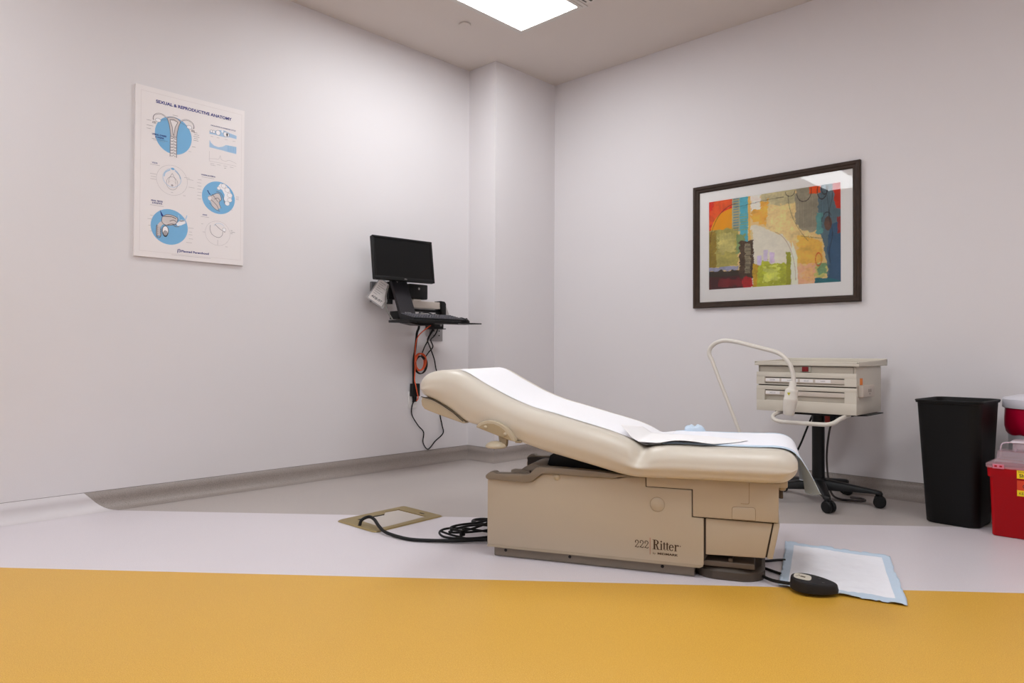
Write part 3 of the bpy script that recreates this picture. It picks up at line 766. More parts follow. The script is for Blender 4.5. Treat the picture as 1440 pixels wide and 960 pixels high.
b.prism([(-.009,.008),(.009,.008),(0,-.008)], -.0332, -.0322, lambda x,y,t: tuple(MX.to_translation()+dd*.066+Vector((x,t,y)))); b.obj('warning_label', mat('label_olive',(188,176,40),.5), lp, smooth=False)
b = MB(); b.lathe([(0,.012),(.115,.012),(.12,.020),(.11,.038),(.035,.050),(.020,.08),(0,.08)], n=40)
b.obj('floor_base', M_lamp, lp)
for k in range(4):
    a = R(45+90*k); b = MB(); b.lathe([(0,-.010),(.012,-.010),(.012,.010),(0,.010)], (.09*math.cos(a),.09*math.sin(a),.0125), 16, 'y')
    b.obj('caster', M_rubber, lp)

# ------------------------------------------------------------------ bins on the right
wb = thing('waste_bin', 'tall black open-top plastic waste bin against the back wall', 'waste bin', (3.228,4.045,0), R(-4))
b = MB()
def rr(z, hx, hy, r=.045, cy=0, bul=.006): return rrect(0, cy, hx, hy, r, z, 7, bul)
b.loft([rr(.0015,.108,.118), rr(.006,.112,.122), rr(.583,.135,.174), rr(.584,.141,.181), rr(.592,.142,.182), rr(.597,.140,.180), rr(.597,.134,.174), rr(.58,.129,.168), rr(.02,.106,.116)], cap0=True, cap1=True)
b.obj('bin_body', M_binb, wb)
b = MB(); b.tube([(x,y,z) for x,y,z in rrect(0,0,.1405,.1805,.045,.5945,7,.006)]+[rrect(0,0,.1405,.1805,.045,.5945,7,.006)[0]], .0042, 8, smooth=False); b.obj('rolled_rim', M_binb, wb)

sc_ = thing('sharps_container', 'red sharps container with clear plastic lid, standing on the floor in front', 'sharps container', (3.545,3.915,0))
cx0 = 3.545; hw = .158
b = MB()
b.loft([rrect(0,0,.142,.066,.014,.0015,4), rrect(0,0,.146,.070,.016,.006,4), rrect(0,0,.153,.076,.016,.262,4), rrect(0,0,.161,.081,.016,.268,4), rrect(0,0,.163,.081,.016,.316,4), rrect(0,0,.157,.075,.014,.316,4), rrect(0,0,.150,.068,.014,.26,4), rrect(0,0,.140,.06,.012,.012,4)])
b.obj('container_body', M_red, sc_)
ld = MB()
ld.loft([rrect(0,0,.167,.085,.016,.308,4), rrect(0,0,.168,.086,.016,.324,4), rrect(0,0,.150,.068,.016,.334,4), rrect(.0,0,.133,.060,.018,.345,4), rrect(.0,0,.128,.056,.018,.380,4), rrect(.0,0,.120,.05,.018,.383,4)], cap0=False)
lid = ld.obj('lid', M_clear, sc_)
b = MB(); b.tube([(-.118,-.03,.380),(-.114,-.03,.405),(-.104,-.03,.417),(-.08,-.03,.421),(-.062,-.03,.420),(-.058,-.03,.405),(-.060,-.03,.380)], .003, 10); b.obj('lid_handle', mat('lid_clear_rim',(240,214,226),.2,trans=.2,alpha=.8), lid)
b = MB(); b.box((-.070,-.05,.382),(.12,.045,.425),.012); b.obj('drop_door', M_clear, lid)
b = MB(); b.box((-.076,-.056,.421),(.125,.05,.430),.004); b.obj('door_rim', mat('door_rim',(240,226,234),.25,alpha=.85), lid)
b = MB(); b.box((-.138,-.090,.306),(-.095,-.083,.326),.002); b.obj('lid_clip', mat('clip_pink',(216,120,140),.3), lid)
b = MB(); b.box((-.131,-.0915,.313),(-.121,-.0895,.321),.001); b.box((-.112,-.0915,.313),(-.102,-.0895,.321),.001); b.obj('clip_holes', M_red, lid)
S = Sheet(lambda x, y, l: (x, -.0815+.012*max(0,(.262-y))*.3-l, y))
x0 = -.049
def fr(z): return -.0775+(.262-z)*.024
S = Sheet(lambda x, y, l: (x, fr(y)-.0009-l, y))
S.rect(x0,.192,.07,.2615,M_yellab,1); S.rect(x0,.2245-.006,.07,.2615,M_orlab,2)
S.rect(x0+.003,.218,.067,.2595,M_orlab,3)
S.text('KEEP UPRIGHT', x0+.008,.199,.011,M_ink,3)
for k in range(3):
    a = R(90+120*k); S.arc(-.012+.008*math.cos(a),.240+.008*math.sin(a),.008,.008,0,360,.0024,M_ink,4)
S.disc(-.012,.240,.003,.003,M_ink,4)
S.obj('warning_label', sc_)
S = Sheet(lambda x, y, l: (x, -.0822-l, y))
S.rect(x0,.270,.07,.306,M_yellab,1); S.text('DANGER', x0+.006,.2965,.006,M_ink,2); S.text('Sharps', x0+.009,.276,.015,M_ink,2,bold=.02)
S.obj('hazard_label', sc_)

sb = thing('step_bin', 'round bin with white lid and red biohazard bag behind the sharps container', 'waste bin', (3.565,4.215,0))
b = MB(); b.lathe([(0,.0015),(.135,.0015),(.142,.02),(.158,.44),(.160,.56),(0,.56)], n=48); b.obj('bin_body', M_binG, sb)
b = MB(); ring_ = []
prof = [(.150,.435),(.160,.436),(.168,.446),(.174,.475),(.173,.52),(.170,.568)]
rs = []
for i, (r_, z_) in enumerate(prof):
    rs.append([( (r_+.005*noise.noise(Vector((math.cos(a)*3.5,math.sin(a)*3.5,z_*12)))*(1.2 if 0<i<5 else .3))*math.cos(a), (r_+.005*noise.noise(Vector((math.cos(a)*3.5,math.sin(a)*3.5,z_*12))))*math.sin(a), z_+(.012*noise.noise(Vector((a*2,5,0))) if i < 2 else 0)) for a in [2*math.pi*k/96 for k in range(96)]])
b.loft(rs, False, False); b.obj('bag', M_bag, sb)
b = MB(); b.lathe([(.168,.562),(.178,.562),(.181,.566),(.180,.604),(.172,.610),(.12,.624),(.05,.631),(0,.632)], n=56); b.obj('lid', M_lid, sb)
b = MB(); b.box((-.05,-.165,.010),(.05,-.135,.030),.004); b.obj('pedal', M_binG, sb)

# ------------------------------------------------------------------ framed picture on the back wall
pc = thing('framed_picture', 'colourful abstract print in a dark brown wood frame on the back wall', 'picture', (2.111,YB-.002,1.545))
fx0, fx1, fz0, fz1 = 1.566-2.111, 2.658-2.111, 1.126-1.545, 1.962-1.545
mx0, mx1, mz0, mz1 = 1.611-2.111, 2.614-2.111, 1.166-1.545, 1.918-1.545
def framebar(b, x0,z0,x1,z1, X0,Z0,X1,Z1):
    # four mitred bars with a stepped profile
    prof = [(0,0),(0,-.022),(.12,-.027),(.45,-.026),(.55,-.021),(.85,-.020),(1,-.014),(1,0)]
    corners_o = [(x0,z0),(x1,z0),(x1,z1),(x0,z1)]; corners_i = [(X0,Z0),(X1,Z0),(X1,Z1),(X0,Z1)]
    for k in range(4):
        a0, a1, b0, b1 = corners_o[k], corners_o[(k+1)%4], corners_i[k], corners_i[(k+1)%4]
        r0 = [(a0[0]+(b0[0]-a0[0])*f, d, a0[1]+(b0[1]-a0[1])*f) for f, d in prof]
        r1 = [(a1[0]+(b1[0]-a1[0])*f, d, a1[1]+(b1[1]-a1[1])*f) for f, d in prof]
        b.loft([r0, r1])
b = MB(); framebar(b, fx0,fz0,fx1,fz1, mx0,mz0,mx1,mz1); b.obj('frame', M_frame, pc, smooth=False)
ax0, ax1, az0, az1 = 1.680-2.111, 2.543-2.111, 1.250-1.545, 1.848-1.545
b = MB()
for lo, hi in (((mx0-.004,mz0-.004),(mx1+.004,az0)),((mx0-.004,az1),(mx1+.004,mz1+.004)),((mx0-.004,az0),(ax0,az1)),((ax1,az0),(mx1+.004,az1))):
    b.box((lo[0],-.0085,lo[1]),(hi[0],-.0055,hi[1]))
b.obj('mat_board', M_mat, pc, smooth=False)
# the abstract print: colour patches evaluated on a fine grid
def inpoly(x, y, P):
    c = False; j = len(P)-1
    for i in range(len(P)):
        if (P[i][1] > y) != (P[j][1] > y) and x < (P[j][0]-P[i][0])*(y-P[i][1])/(P[j][1]-P[i][1])+P[i][0]: c = not c
        j = i
    return c
def rc(a,b_,c,d): return [(a,b_),(c,b_),(c,d),(a,d)]
PATCH = [
 ((214,187,130), rc(0,0,1,1), 0, 0),
 ((216,192,136), rc(.45,.45,.80,.95), .03, .5),
 ((186,176,138), rc(.42,.86,.69,1.01), .02, .5),
 ((216,176,84), [(.70,.52),(.76,.50),(.80,.47),(.87,.42),(.875,.24),(.83,.17),(.70,.22)], .02, .4),
 ((214,170,134), rc(.69,0,.83,.20), .03, .4),
 ((214,172,120), rc(.74,.05,.82,.15), .03, .5),
 ((186,180,110), rc(.82,.05,.90,.20), .02, .4),
 ((212,206,190), [(.30,.70),(.42,.66),(.516,.575),(.59,.53),(.64,.45),(.67,.35),(.685,.2),(.69,0),(.34,0),(.33,.5)], .012, .15),
 ((206,186,134), [(.335,.63),(.36,.63),(.36,.5),(.335,.5)], .01, .3),
 ((222,168,64), [(.351,.88),(.40,.91),(.475,.93),(.48,.80),(.461,.655),(.40,.70),(.35,.72)], .02, .5),
 ((222,212,202), rc(.345,.84,.42,1.01), .018, .3),
 ((200,50,32), rc(0,.655,.194,1.01), .0, .35),
 ((218,92,40), [(.06,1.0),(.194,1.0),(.194,.93),(.10,.86),(.04,.72),(.0,.70),(0,.8)], .03, .6),
 ((216,152,20), 'quarter', 0, .12),
 ((150,166,148), rc(.196,.63,.26,1.01), .004, .3),
 ((86,164,178), rc(.258,.50,.324,1.01), .004, .35),
 ((238,172,84), rc(.324,.52,.342,1.01), .006, .3),
 ((168,158,88), rc(0,.25,.245,.672), .010, .5),
 ((142,120,50), rc(0,.25,.06,.66), .012, .6),
 ((186,176,110), rc(.08,.40,.22,.62), .03, .5),
 ((128,148,100), rc(.23,.40,.30,.60), .02, .5),
 ((150,150,172), rc(0,.205,.25,.25), .010, .5),
 ((62,52,40), rc(0,.13,.32,.205), .018, .5),
 ((80,42,40), rc(0,0,.34,.14), .006, .5),
 ((128,40,44), rc(.08,.02,.30,.11), .02, .7),
 ((82,64,48), rc(.255,.10,.365,.51), .014, .8),
 ((150,138,110), rc(.300,.16,.345,.48), .01, 1.0),
 ((190,38,42), [(.28,0),(.36,0),(.35,.10),(.31,.13),(.275,.09)], .012, .5),
 ((186,150,40), rc(.36,0,.42,.25), .01, .6),
 ((172,176,52), [(.39,0),(.65,0),(.64,.23),(.60,.24),(.56,.24),(.50,.24),(.47,.29),(.42,.29),(.40,.22)], .012, .6),
 ((200,204,96), rc(.45,.05,.56,.20), .03, .6),
 ((150,150,40), rc(.615,0,.650,.345), .006, .4),
 ((196,184,206), rc(.395,.235,.428,.335), .006, .3),
 ((204,192,208), rc(.445,.27,.475,.392), .006, .3),
 ((204,186,206), rc(.490,.245,.528,.362), .006, .3),
 ((232,224,200), [(.655,0),(.70,0),(.695,.3),(.66,.45),(.65,.3)], .004, .2),
 ((148,140,120), [(.685,1.01),(.86,1.01),(.86,.56),(.80,.53),(.74,.55),(.69,.62),(.68,.80)], .012, .35),
 ((92,112,120), [(.85,1.01),(1.01,1.01),(1.01,-.01),(.90,-.01),(.91,.12),(.89,.30),(.88,.42),(.85,.52),(.845,.8)], .008, .35),
 ((98,150,146), rc(.832,.50,.872,.72), .012, .5),
 ((64,92,118), [(.93,.6),(1.01,.6),(1.01,0),(.90,0),(.92,.14),(.905,.35)], .012, .3),
 ((44,104,112), [(.82,0),(1.0,0),(.99,.02),(.90,.05),(.82,.055)], .008, .4),
 ((120,150,110), rc(.84,.09,.90,.20), .015, .5),
 ((192,54,34), [(.942,1.01),(1.01,1.01),(1.01,.72),(.965,.74),(.955,.85)], .010, .4),
 ((142,60,60), rc(.975,.49,1.01,.66), .006, .4),
 ((226,84,30), rc(.783,.922,.858,1.01), .006, .4),
 ((104,78,66), 'oval', .0, .5),
]
NX, NZ = 300, 200
nz3 = lambda x, y, s: noise.noise(Vector((x, y, s)))
def art_colour(u, v):
    col = [228.,198.,138.]
    u = min(max(u,.003),.997); v = min(max(v,.003),.997)
    for k, (rgb, P, jit, tex) in enumerate(PATCH):
        uu = u+jit*nz3(u*30, v*30, k*3.1)+jit*.6*nz3(u*90, v*90, k*1.7); vv = v+jit*1.4*nz3(u*30, v*30, k*5.3+7)
        uu = min(max(uu,.003),.997); vv = min(max(vv,.003),.997)
        if P == 'quarter': hit = u < .194 and v > .655 and ((u-.215)/.20)**2+((v-.645)/.25)**2 < 1
        elif P == 'oval': hit = ((u-.912)/.026)**2+((v-.60)/.072)**2 < 1
        else: hit = inpoly(uu, vv, P)
        if hit:
            g = 1+tex*.24*(nz3(u*16, v*14, k*2.2)+.6*nz3(u*60, v*50, k*4.1))
            col = [min(255, c*g*1.18) for c in rgb]
    def mixc(c2, f): return [a*(1-f)+b_*f for a, b_ in zip(col, c2)]
    # pale stripes on the teal column
    if .200 < u < .256 and .64 < v < 1 and (v*34) % 1 < .42: col = mixc((226,190,120), .75)
    if .205 < u < .25 and (v*34) % 1 >= .42 and .64 < v < 1: col = mixc((80,130,160), .5)
    if .262 < u < .318 and .62 < v < .82 and (v*36) % 1 < .3: col = mixc((190,180,80), .5)
    if .05 < u < .245 and .55 < v < .67 and (u*75) % 1 < .22: col = mixc((110,120,70), .5)
    if .70 < u < .84 and .58 < v < .9 and (u*90) % 1 < .25: col = mixc((112,104,92), .4)
    if .86 < u < .93 and .62 < v < .95 and (u*90) % 1 < .25: col = mixc((60,76,84), .4)
    if .02 < u < .34 and v < .2 and ((u*70) % 1 < .2 or (v*50) % 1 < .2): col = mixc((50,26,26), .4)
    if .30 < u < .35 and .15 < v < .48 and (v*60) % 1 < .4: col = mixc((60,44,36), .6)
    # thin drawn lines
    def ringl(cx, cy, rx, ry, w, a0=-400, a1=400):
        d = math.sqrt(((u-cx)/rx)**2+((v-cy)/ry)**2); an = math.degrees(math.atan2((v-cy)/ry, (u-cx)/rx))
        return abs(d-1) < w/rx and a0 <= an <= a1
    ink = (58,48,50)
    if ringl(.645,.985,.035,.055,.0022,-180,0) or ringl(.745,.955,.052,.10,.0025,-180,20) or ringl(.872,.945,.034,.09,.0025) or ringl(.89,.96,.022,.06,.0022): col = mixc(ink,.75)
    if ringl(.905,.595,.038,.12,.0018,40,200): col = mixc(ink,.5)
    if ringl(.846,.245,.021,.065,.0025): col = mixc((226,96,50),.8)
    if ringl(.235,.50,.225,.44,.0022,90,178): col = mixc((120,60,40),.7)
    if ringl(.50,.05,.185,.53,.0018,0,80): col = mixc((180,150,120),.6)
    if abs(v-(.905-.01*math.sin(u*9)+.05*max(0,(u-.2)))) < .003 and .22 < u < .60: col = mixc(ink,.45)
    if abs(u-(.630+.14*((.95-v)/.5)**2)) < .0018 and .44 < v < .95: col = mixc(ink,.6)
    if abs(v-(.50-.3*(u-.72))) < .003 and .72 < u < .88: col = mixc(ink,.5)
    if abs(u-(.93+.012*math.sin(v*16))) < .002 and .2 < v < .95: col = mixc(ink,.5)
    if abs(u-(.90+.08*(.95-v))) < .0018 and .6 < v < .98: col = mixc(ink,.5)
    return col
me = bpy.data.meshes.new('art_print')
vs = [(ax0-.002+(ax1-ax0+.004)*i/NX, -.006, az0-.002+(az1-az0+.004)*j/NZ) for j in range(NZ+1) for i in range(NX+1)]
fs = [(j*(NX+1)+i, j*(NX+1)+i+1, (j+1)*(NX+1)+i+1, (j+1)*(NX+1)+i) for j in range(NZ) for i in range(NX)]
me.from_pydata(vs, [], fs)
ca = me.color_attributes.new('paint', 'FLOAT_COLOR', 'POINT')
buf = []
for j in range(NZ+1):
    for i in range(NX+1): buf += [*lin(art_colour(i/NX, j/NZ)), 1.]
ca.data.foreach_set('color', buf)
m = bpy.data.materials.new('abstract_paint'); m.use_nodes = True; nt = m.node_tree
at = nt.nodes.new('ShaderNodeAttribute'); at.attribute_name = 'paint'
nt.links.new(at.outputs['Color'], nt.nodes['Principled BSDF'].inputs['Base Color']); nt.nodes['Principled BSDF'].inputs['Roughness'].default_value = .8
me.materials.append(m); o = bpy.data.objects.new('art_print', me); C.objects.link(o); o.parent = pc
# glazing: clear sheet with only surface reflection
m = bpy.data.materials.new('glazing'); m.use_nodes = True; nt = m.node_tree; nt.nodes.clear()
out_ = nt.nodes.new('ShaderNodeOutputMaterial'); tr = nt.nodes.new('ShaderNodeBsdfTransparent'); gl = nt.nodes.new('ShaderNodeBsdfGlossy'); gl.inputs['Roughness'].default_value = .012
fr_ = nt.nodes.new('ShaderNodeFresnel'); fr_.inputs['IOR'].default_value = 1.4; mxs = nt.nodes.new('ShaderNodeMixShader')
nt.links.new(fr_.outputs[0], mxs.inputs[0]); nt.links.new(tr.outputs[0], mxs.inputs[1]); nt.links.new(gl.outputs[0], mxs.inputs[2]); nt.links.new(mxs.outputs[0], out_.inputs[0])
b = MB(); b.face([(mx0,-.0115,mz0),(mx1,-.0115,mz0),(mx1,-.0115,mz1),(mx0,-.0115,mz1)]); b.obj('glass', m, pc, smooth=False)

# ------------------------------------------------------------------ anatomy poster on the left wall
PY, PZ = 1.345, 1.322
S = Sheet(lambda u, w, l: (.0135+l, PY+u, PZ+w))
W_, H_ = .600, .915
S.poly([(.0,0),(W_,0),(W_,H_),(0,H_)], M_board, 0)
for (a, c) in (((0,0),(W_,0)),((W_,0),(W_,H_)),((W_,H_),(0,H_)),((0,H_),(0,0))):
    vs = [S.bm.verts.new(p) for p in ((.0135,PY+a[0],PZ+a[1]),(.0135,PY+c[0],PZ+c[1]),(.0005,PY+c[0],PZ+c[1]),(.0005,PY+a[0],PZ+a[1]))]
    S.bm.faces.new(vs).material_index = S.mi(M_board)
S.line([(.027,.030),(.583,.030),(.583,.888),(.027,.888)], .0012, M_pink, 1, closed=True)
S.text('SEXUAL & REPRODUCTIVE ANATOMY', .102, .838, .0165, M_navy, 2, width=.420, bold=.035)
def tiny(x, y, w, m=M_gink, lw=.0016): S.line([(x,y),(x+w,y)], lw, m, 1)
# uterus figure
S.disc(.196,.679,.098,.103,M_blue,1)
S.text('UTERUS, OVARIES', .084, .661, .0085, M_navy, 3, width=.074, bold=.04); S.text('& VAGINA', .100, .648, .0085, M_navy, 3, width=.046, bold=.04); tiny(.083,.640,.082); tiny(.090,.633,.062,M_lgink)
S.poly([(.160,.770),(.176,.776),(.196,.779),(.216,.775),(.232,.762),(.222,.735),(.215,.700),(.212,.672),(.180,.672),(.177,.705),(.171,.740)], M_pink, 2)
S.line([(.160,.770),(.176,.777),(.196,.780),(.216,.776),(.232,.763),(.222,.735),(.215,.700),(.212,.672),(.180,.672),(.177,.705),(.171,.740),(.160,.770)], .003, M_gink, 4)
S.poly([(.175,.762),(.217,.757),(.203,.725),(.197,.685),(.193,.685),(.188,.725)], M_board, 3); S.line([(.175,.762),(.196,.767),(.217,.757),(.203,.725),(.197,.680),(.193,.685),(.188,.725),(.175,.762)], .0022, M_ink, 5)
S.poly([(.178,.672),(.213,.672),(.211,.61),(.215,.560),(.176,.558),(.180,.61)], M_board, 2)
for k in range(13):
    z = .666-.0082*k; S.line([(.179,z),(.188,z-.004*(-1)**k),(.196,z+.003),(.204,z-.003*(-1)**k),(.212,z)], .0018, M_gink, 4)
for sx in (.178,.213): S.line([(sx,.672),(sx,.56)], .0026, M_gink, 4)
for sg, x0_ in ((-1,.162),(1,.232)):
    S.line([(x0_,.768),(x0_+sg*.03,.782),(x0_+sg*.055,.778),(x0_+sg*.070,.762),(x0_+sg*.072,.742)], .0065, M_gink, 3, smooth=True)
    S.line([(x0_,.768),(x0_+sg*.03,.782),(x0_+sg*.055,.778),(x0_+sg*.068,.762),(x0_+sg*.070,.745)], .003, M_board, 4, smooth=True)
    S.disc(x0_+sg*.048,.745,.014,.010,M_pwhite,3); S.arc(x0_+sg*.048,.745,.014,.010,0,360,.0014,M_gink,4)
    for k in range(4): S.line([(x0_+sg*(.062+.004*k),.735),(x0_+sg*(.060+.006*k),.722)], .0018, M_gink, 4)
    S.line([(x0_,.76),(x0_+sg*.035,.748)], .0014, M_gink, 3)
for y in (.735,.707,.69): tiny(.056,y,.034 if y == .707 else .022)
for k in range(5): tiny(.303+.004*(k%2), .722-.011*k, .022+.006*(k%3))
tiny(.296,.640,.02); tiny(.278,.610,.015,M_lgink); tiny(.19,.792,.028)
# hormone cycle chart
S.text('OVULATION & HORMONE CYCLE', .400, .782, .0062, M_navy, 2, width=.147, bold=.02)
S.poly([(.394,.752),(.420,.757),(.45,.768),(.48,.772),(.51,.764),(.552,.757),(.552,.738),(.51,.740),(.48,.734),(.45,.734),(.42,.736),(.394,.734)], M_lblue, 1)
for x, r_ in ((.404,.007),(.418,.008),(.443,.013),(.487,.013),(.500,.009)): S.disc(x,.751,r_,r_*1.1,M_pwhite,2); S.arc(x,.751,r_,r_*1.1,0,360,.0014,M_gink,3)
S.disc(.468,.764,.006,.007,M_pwhite,2)
for x in (.400,.435,.482,.530): tiny(x,.722,.016,M_lgink)
S.poly([(.394,.700),(.402,.686),(.42,.672),(.445,.668),(.47,.676),(.49,.690),(.552,.692),(.552,.650),(.50,.652),(.47,.655),(.43,.656),(.394,.658)], M_lblue, 1)
for k in range(9): S.line([(.500+.006*k,.655),(.500+.006*k,.690)], .0016, M_blue, 2)
S.line([(.394,.635),(.394,.579),(.553,.579)], .0010, M_lgink, 1); S.line([(.394,.592),(.43,.598),(.448,.600),(.457,.622),(.464,.600),(.49,.596),(.51,.605),(.553,.594)], .0011, M_lgink, 2, smooth=True)
for k in range(4): tiny(.400+.038*k,.567,.022,M_lgink)
tiny(.40,.558,.03,M_lgink); tiny(.48,.555,.012,M_gink)
# vulva figure
S.text('VULVA', .085, .507, .0075, M_navy, 2, width=.029, bold=.03); tiny(.076,.500,.050,M_lgink)
S.arc(.191,.432,.082,.082,0,360,.0010,M_lgink,1,48); S.arc(.191,.415,.030,.036,0,360,.0014,M_gink,2,32); S.arc(.191,.408,.020,.022,0,360,.0014,M_pink,2,24); S.disc(.191,.404,.006,.006,M_lgink,3)
S.line([(.193,.500),(.165,.486),(.146,.462),(.142,.440),(.150,.418),(.170,.400),(.191,.394),(.212,.400),(.232,.418),(.238,.442),(.230,.466),(.212,.488),(.193,.500)], .0022, M_lblue, 2, smooth=True)
S.line([(.180,.488),(.155,.470),(.148,.446)], .0055, M_lblue, 2, smooth=True); S.line([(.205,.488),(.228,.468),(.235,.446)], .0045, M_lblue, 2, smooth=True); S.disc(.193,.495,.009,.006,M_blue,3)
S.line([(.191,.470),(.176,.442),(.172,.415)], .0014, M_gink, 3, smooth=True); S.line([(.191,.470),(.206,.442),(.211,.415)], .0014, M_gink, 3, smooth=True)
for x, y, w in ((.076,.450,.034),(.080,.435,.026),(.078,.422,.030),(.255,.460,.03),(.27,.452,.035),(.280,.410,.032),(.185,.365,.012),(.25,.358,.014)): tiny(x,y,w,M_lgink)
# vagina and uterus side view
S.text('VAGINA & UTERUS', .348, .490, .0075, M_navy, 2, width=.081, bold=.03); tiny(.352,.481,.07,M_lgink)
S.disc(.450,.377,.096,.093,M_blue,1)
S.poly([(.445,.440),(.460,.462),(.490,.458),(.515,.430),(.528,.395),(.520,.365),(.498,.352),(.480,.372),(.485,.400),(.470,.425)], M_pwhite, 2)
for x, y, r_ in ((.478,.450,.014),(.500,.430,.015),(.515,.402,.015),(.515,.374,.013),(.500,.352,.014),(.450,.432,.010)): S.disc(x,y,r_,r_*.9,M_pwhite,3); S.arc(x,y,r_,r_*.9,0,360,.0016,M_lgink,4)
S.poly([(.388,.372),(.410,.382),(.440,.400),(.455,.400),(.465,.370),(.450,.350),(.462,.320),(.440,.306),(.415,.322),(.405,.345)], M_pink, 3)
for P in ([(.388,.372),(.41,.384),(.440,.402),(.458,.395),(.466,.370),(.452,.350),(.465,.318)], [(.405,.360),(.425,.345),(.44,.330),(.452,.306)], [(.412,.392),(.43,.372),(.446,.352)], [(.398,.340),(.415,.322),(.437,.306),(.458,.300)], [(.436,.412),(.462,.405),(.478,.378),(.484,.350)], [(.425,.365),(.445,.375),(.456,.362)]): S.line(P, .0030, M_gink, 5, smooth=True)
S.line([(.385,.410),(.396,.392),(.402,.388)], .005, M_navy, 3); S.disc(.398,.368,.010,.013,M_board,5)
for k in range(7): tiny(.330-.003*(k%2),.462-.018*k,.022,M_lgink)
for y in (.40,.392,.384): tiny(.552,y,.018,M_lgink)
tiny(.512,.318,.02,M_lgink)
# male figure
S.text('PENIS, TESTES', .083, .302, .0080, M_navy, 2, width=.060, bold=.03); S.text('& PROSTATE', .088, .290, .0080, M_navy, 2, width=.052, bold=.03); tiny(.078,.281,.07,M_lgink)
S.disc(.180,.174,.098,.097,M_blue,1)
S.poly([(.128,.262),(.136,.228),(.150,.226)], M_navy, 2)
S.poly([(.140,.222),(.165,.240),(.200,.238),(.222,.226),(.216,.200),(.192,.186),(.160,.182),(.140,.196)], M_pink, 2)
S.line([(.140,.222),(.165,.240),(.200,.238),(.222,.226),(.216,.200),(.192,.186),(.160,.182),(.140,.196),(.140,.222)], .0030, M_gink, 4, smooth=True)
S.line([(.150,.228),(.19,.231),(.214,.222)], .003, M_ink, 4, smooth=True)
S.line([(.165,.196),(.140,.190),(.126,.172),(.122,.145),(.124,.120)], .019, M_pink, 3, smooth=True)
for k in range(10): S.line([(.112,.172-.006*k),(.122,.170-.006*k)], .0020, M_gink, 5); S.line([(.128,.168-.006*k),(.133,.166-.006*k)], .002, M_gink, 5)
S.line([(.112,.178),(.112,.120),(.124,.108),(.134,.120),(.134,.160)], .003, M_gink, 5, smooth=True)
S.disc(.158,.150,.015,.024,M_pwhite,4); S.arc(.158,.150,.016,.027,0,360,.0036,M_gink,5); S.disc(.158,.134,.009,.014,M_lgink,5); S.arc(.158,.134,.011,.016,0,360,.0022,M_ink,6)
S.poly([(.215,.196),(.240,.222),(.262,.220),(.266,.205),(.240,.190),(.222,.185)], M_pwhite, 3); S.line([(.226,.245),(.236,.215),(.262,.224),(.272,.250)], .0045, M_lblue, 3, smooth=True)
for P in ([(.165,.182),(.19,.192),(.215,.190)], [(.18,.205),(.20,.214),(.215,.206)], [(.195,.192),(.210,.180),(.232,.182)]): S.line(P, .0034, M_gink, 5, smooth=True)
for x, y, w in ((.078,.225,.018),(.066,.205,.028),(.070,.170,.012),(.078,.140,.02),(.280,.182,.03),(.284,.145,.02),(.284,.122,.024),(.27,.100,.032),(.286,.160,.015)): tiny(x,y,w,M_lgink)
# last small figure
S.text('ANUS', .358, .264, .0075, M_navy, 2, width=.026, bold=.03); tiny(.348,.256,.048,M_lgink)
S.arc(.447,.172,.072,.070,0,360,.0009,M_lgink,1,40)
S.line([(.404,.214),(.402,.190),(.412,.165),(.436,.150),(.458,.150),(.473,.165),(.476,.185)], .0020, M_gink, 3, smooth=True); S.line([(.430,.222),(.450,.205),(.470,.192),(.490,.182)], .0022, M_gink, 3, smooth=True)
S.disc(.484,.197,.010,.011,M_pwhite,2); S.arc(.484,.197,.010,.011,0,360,.0012,M_gink,3); S.arc(.455,.208,.030,.022,20,170,.0016,M_lblue,2)
for k in range(3): tiny(.522,.198-.009*k,.012+.014*(k==1),M_gink)
tiny(.36,.17,.014,M_lgink); tiny(.352,.215,.012,M_lgink); tiny(.492,.10,.014,M_lgink); S.line([(.447,.135),(.447,.105)], .001, M_gink, 2)
# logo line: rounded badge with a letter P shape, then the name
S.arc(.232,.049,.0080,.0080,-60,240,.0032,M_navy,2,18); S.line([(.2245,.050),(.2245,.036)], .0034, M_navy, 2); S.line([(.232,.0410),(.240,.0450)], .0030, M_navy, 2); S.disc(.232,.049,.0026,.0026,M_navy,2)
S.text('Planned Parenthood', .2445, .0430, .0115, M_navy, 2, width=.152, bold=.03)
tiny(.192,.0235,.215,M_lgink,.0013)
tag(S.obj('anatomy_poster'), 'white anatomy poster with blue circles and line drawings on the left wall', 'poster')

# ------------------------------------------------------------------ wall mounted computer
YW = R(-4.6)
ma = thing('monitor_mount', 'black wall-mounted workstation arm with slanted neck and keyboard shelf', 'wall mount', (0.0,2.93,1.23))
def K(x, y, z): return (x, y-2.93, z-1.23)
MB().box(K(.0005,2.852,1.158), K(.022,3.03,1.297), .003).obj('wall_plate', M_gmetal, ma)
b = MB(); b.box(K(.02,2.89,1.19), K(.14,2.935,1.265), .006); b.obj('extension_arm', M_gmetal, ma)
b = MB(); b.cyl(K(.14,2.91,1.14), K(.14,2.91,1.29), .024, n=20); b.box(K(.13,2.88,1.17), K(.17,2.99,1.25), .006); b.obj('pivot', M_black, ma)
nk = MB()
def plate(b, A_, B_, C_, D_, th):
    A_, B_, C_, D_ = map(Vector, (A_, B_, C_, D_)); n_ = (B_-A_).cross(D_-A_).normalized()*th
    b.loft([[A_,B_,C_,D_],[A_-n_,B_-n_,C_-n_,D_-n_]])
plate(nk, K(.310,2.892,1.03), K(.310,3.018,1.03), K(.185,3.022,1.30), K(.185,2.894,1.30), .024)
neck = nk.obj('neck_panel', M_neck, ma)
b = MB(); b.box(K(.150,2.90,1.28), K(.175,2.99,1.50), .004); b.obj('screen_bracket', M_black, ma)
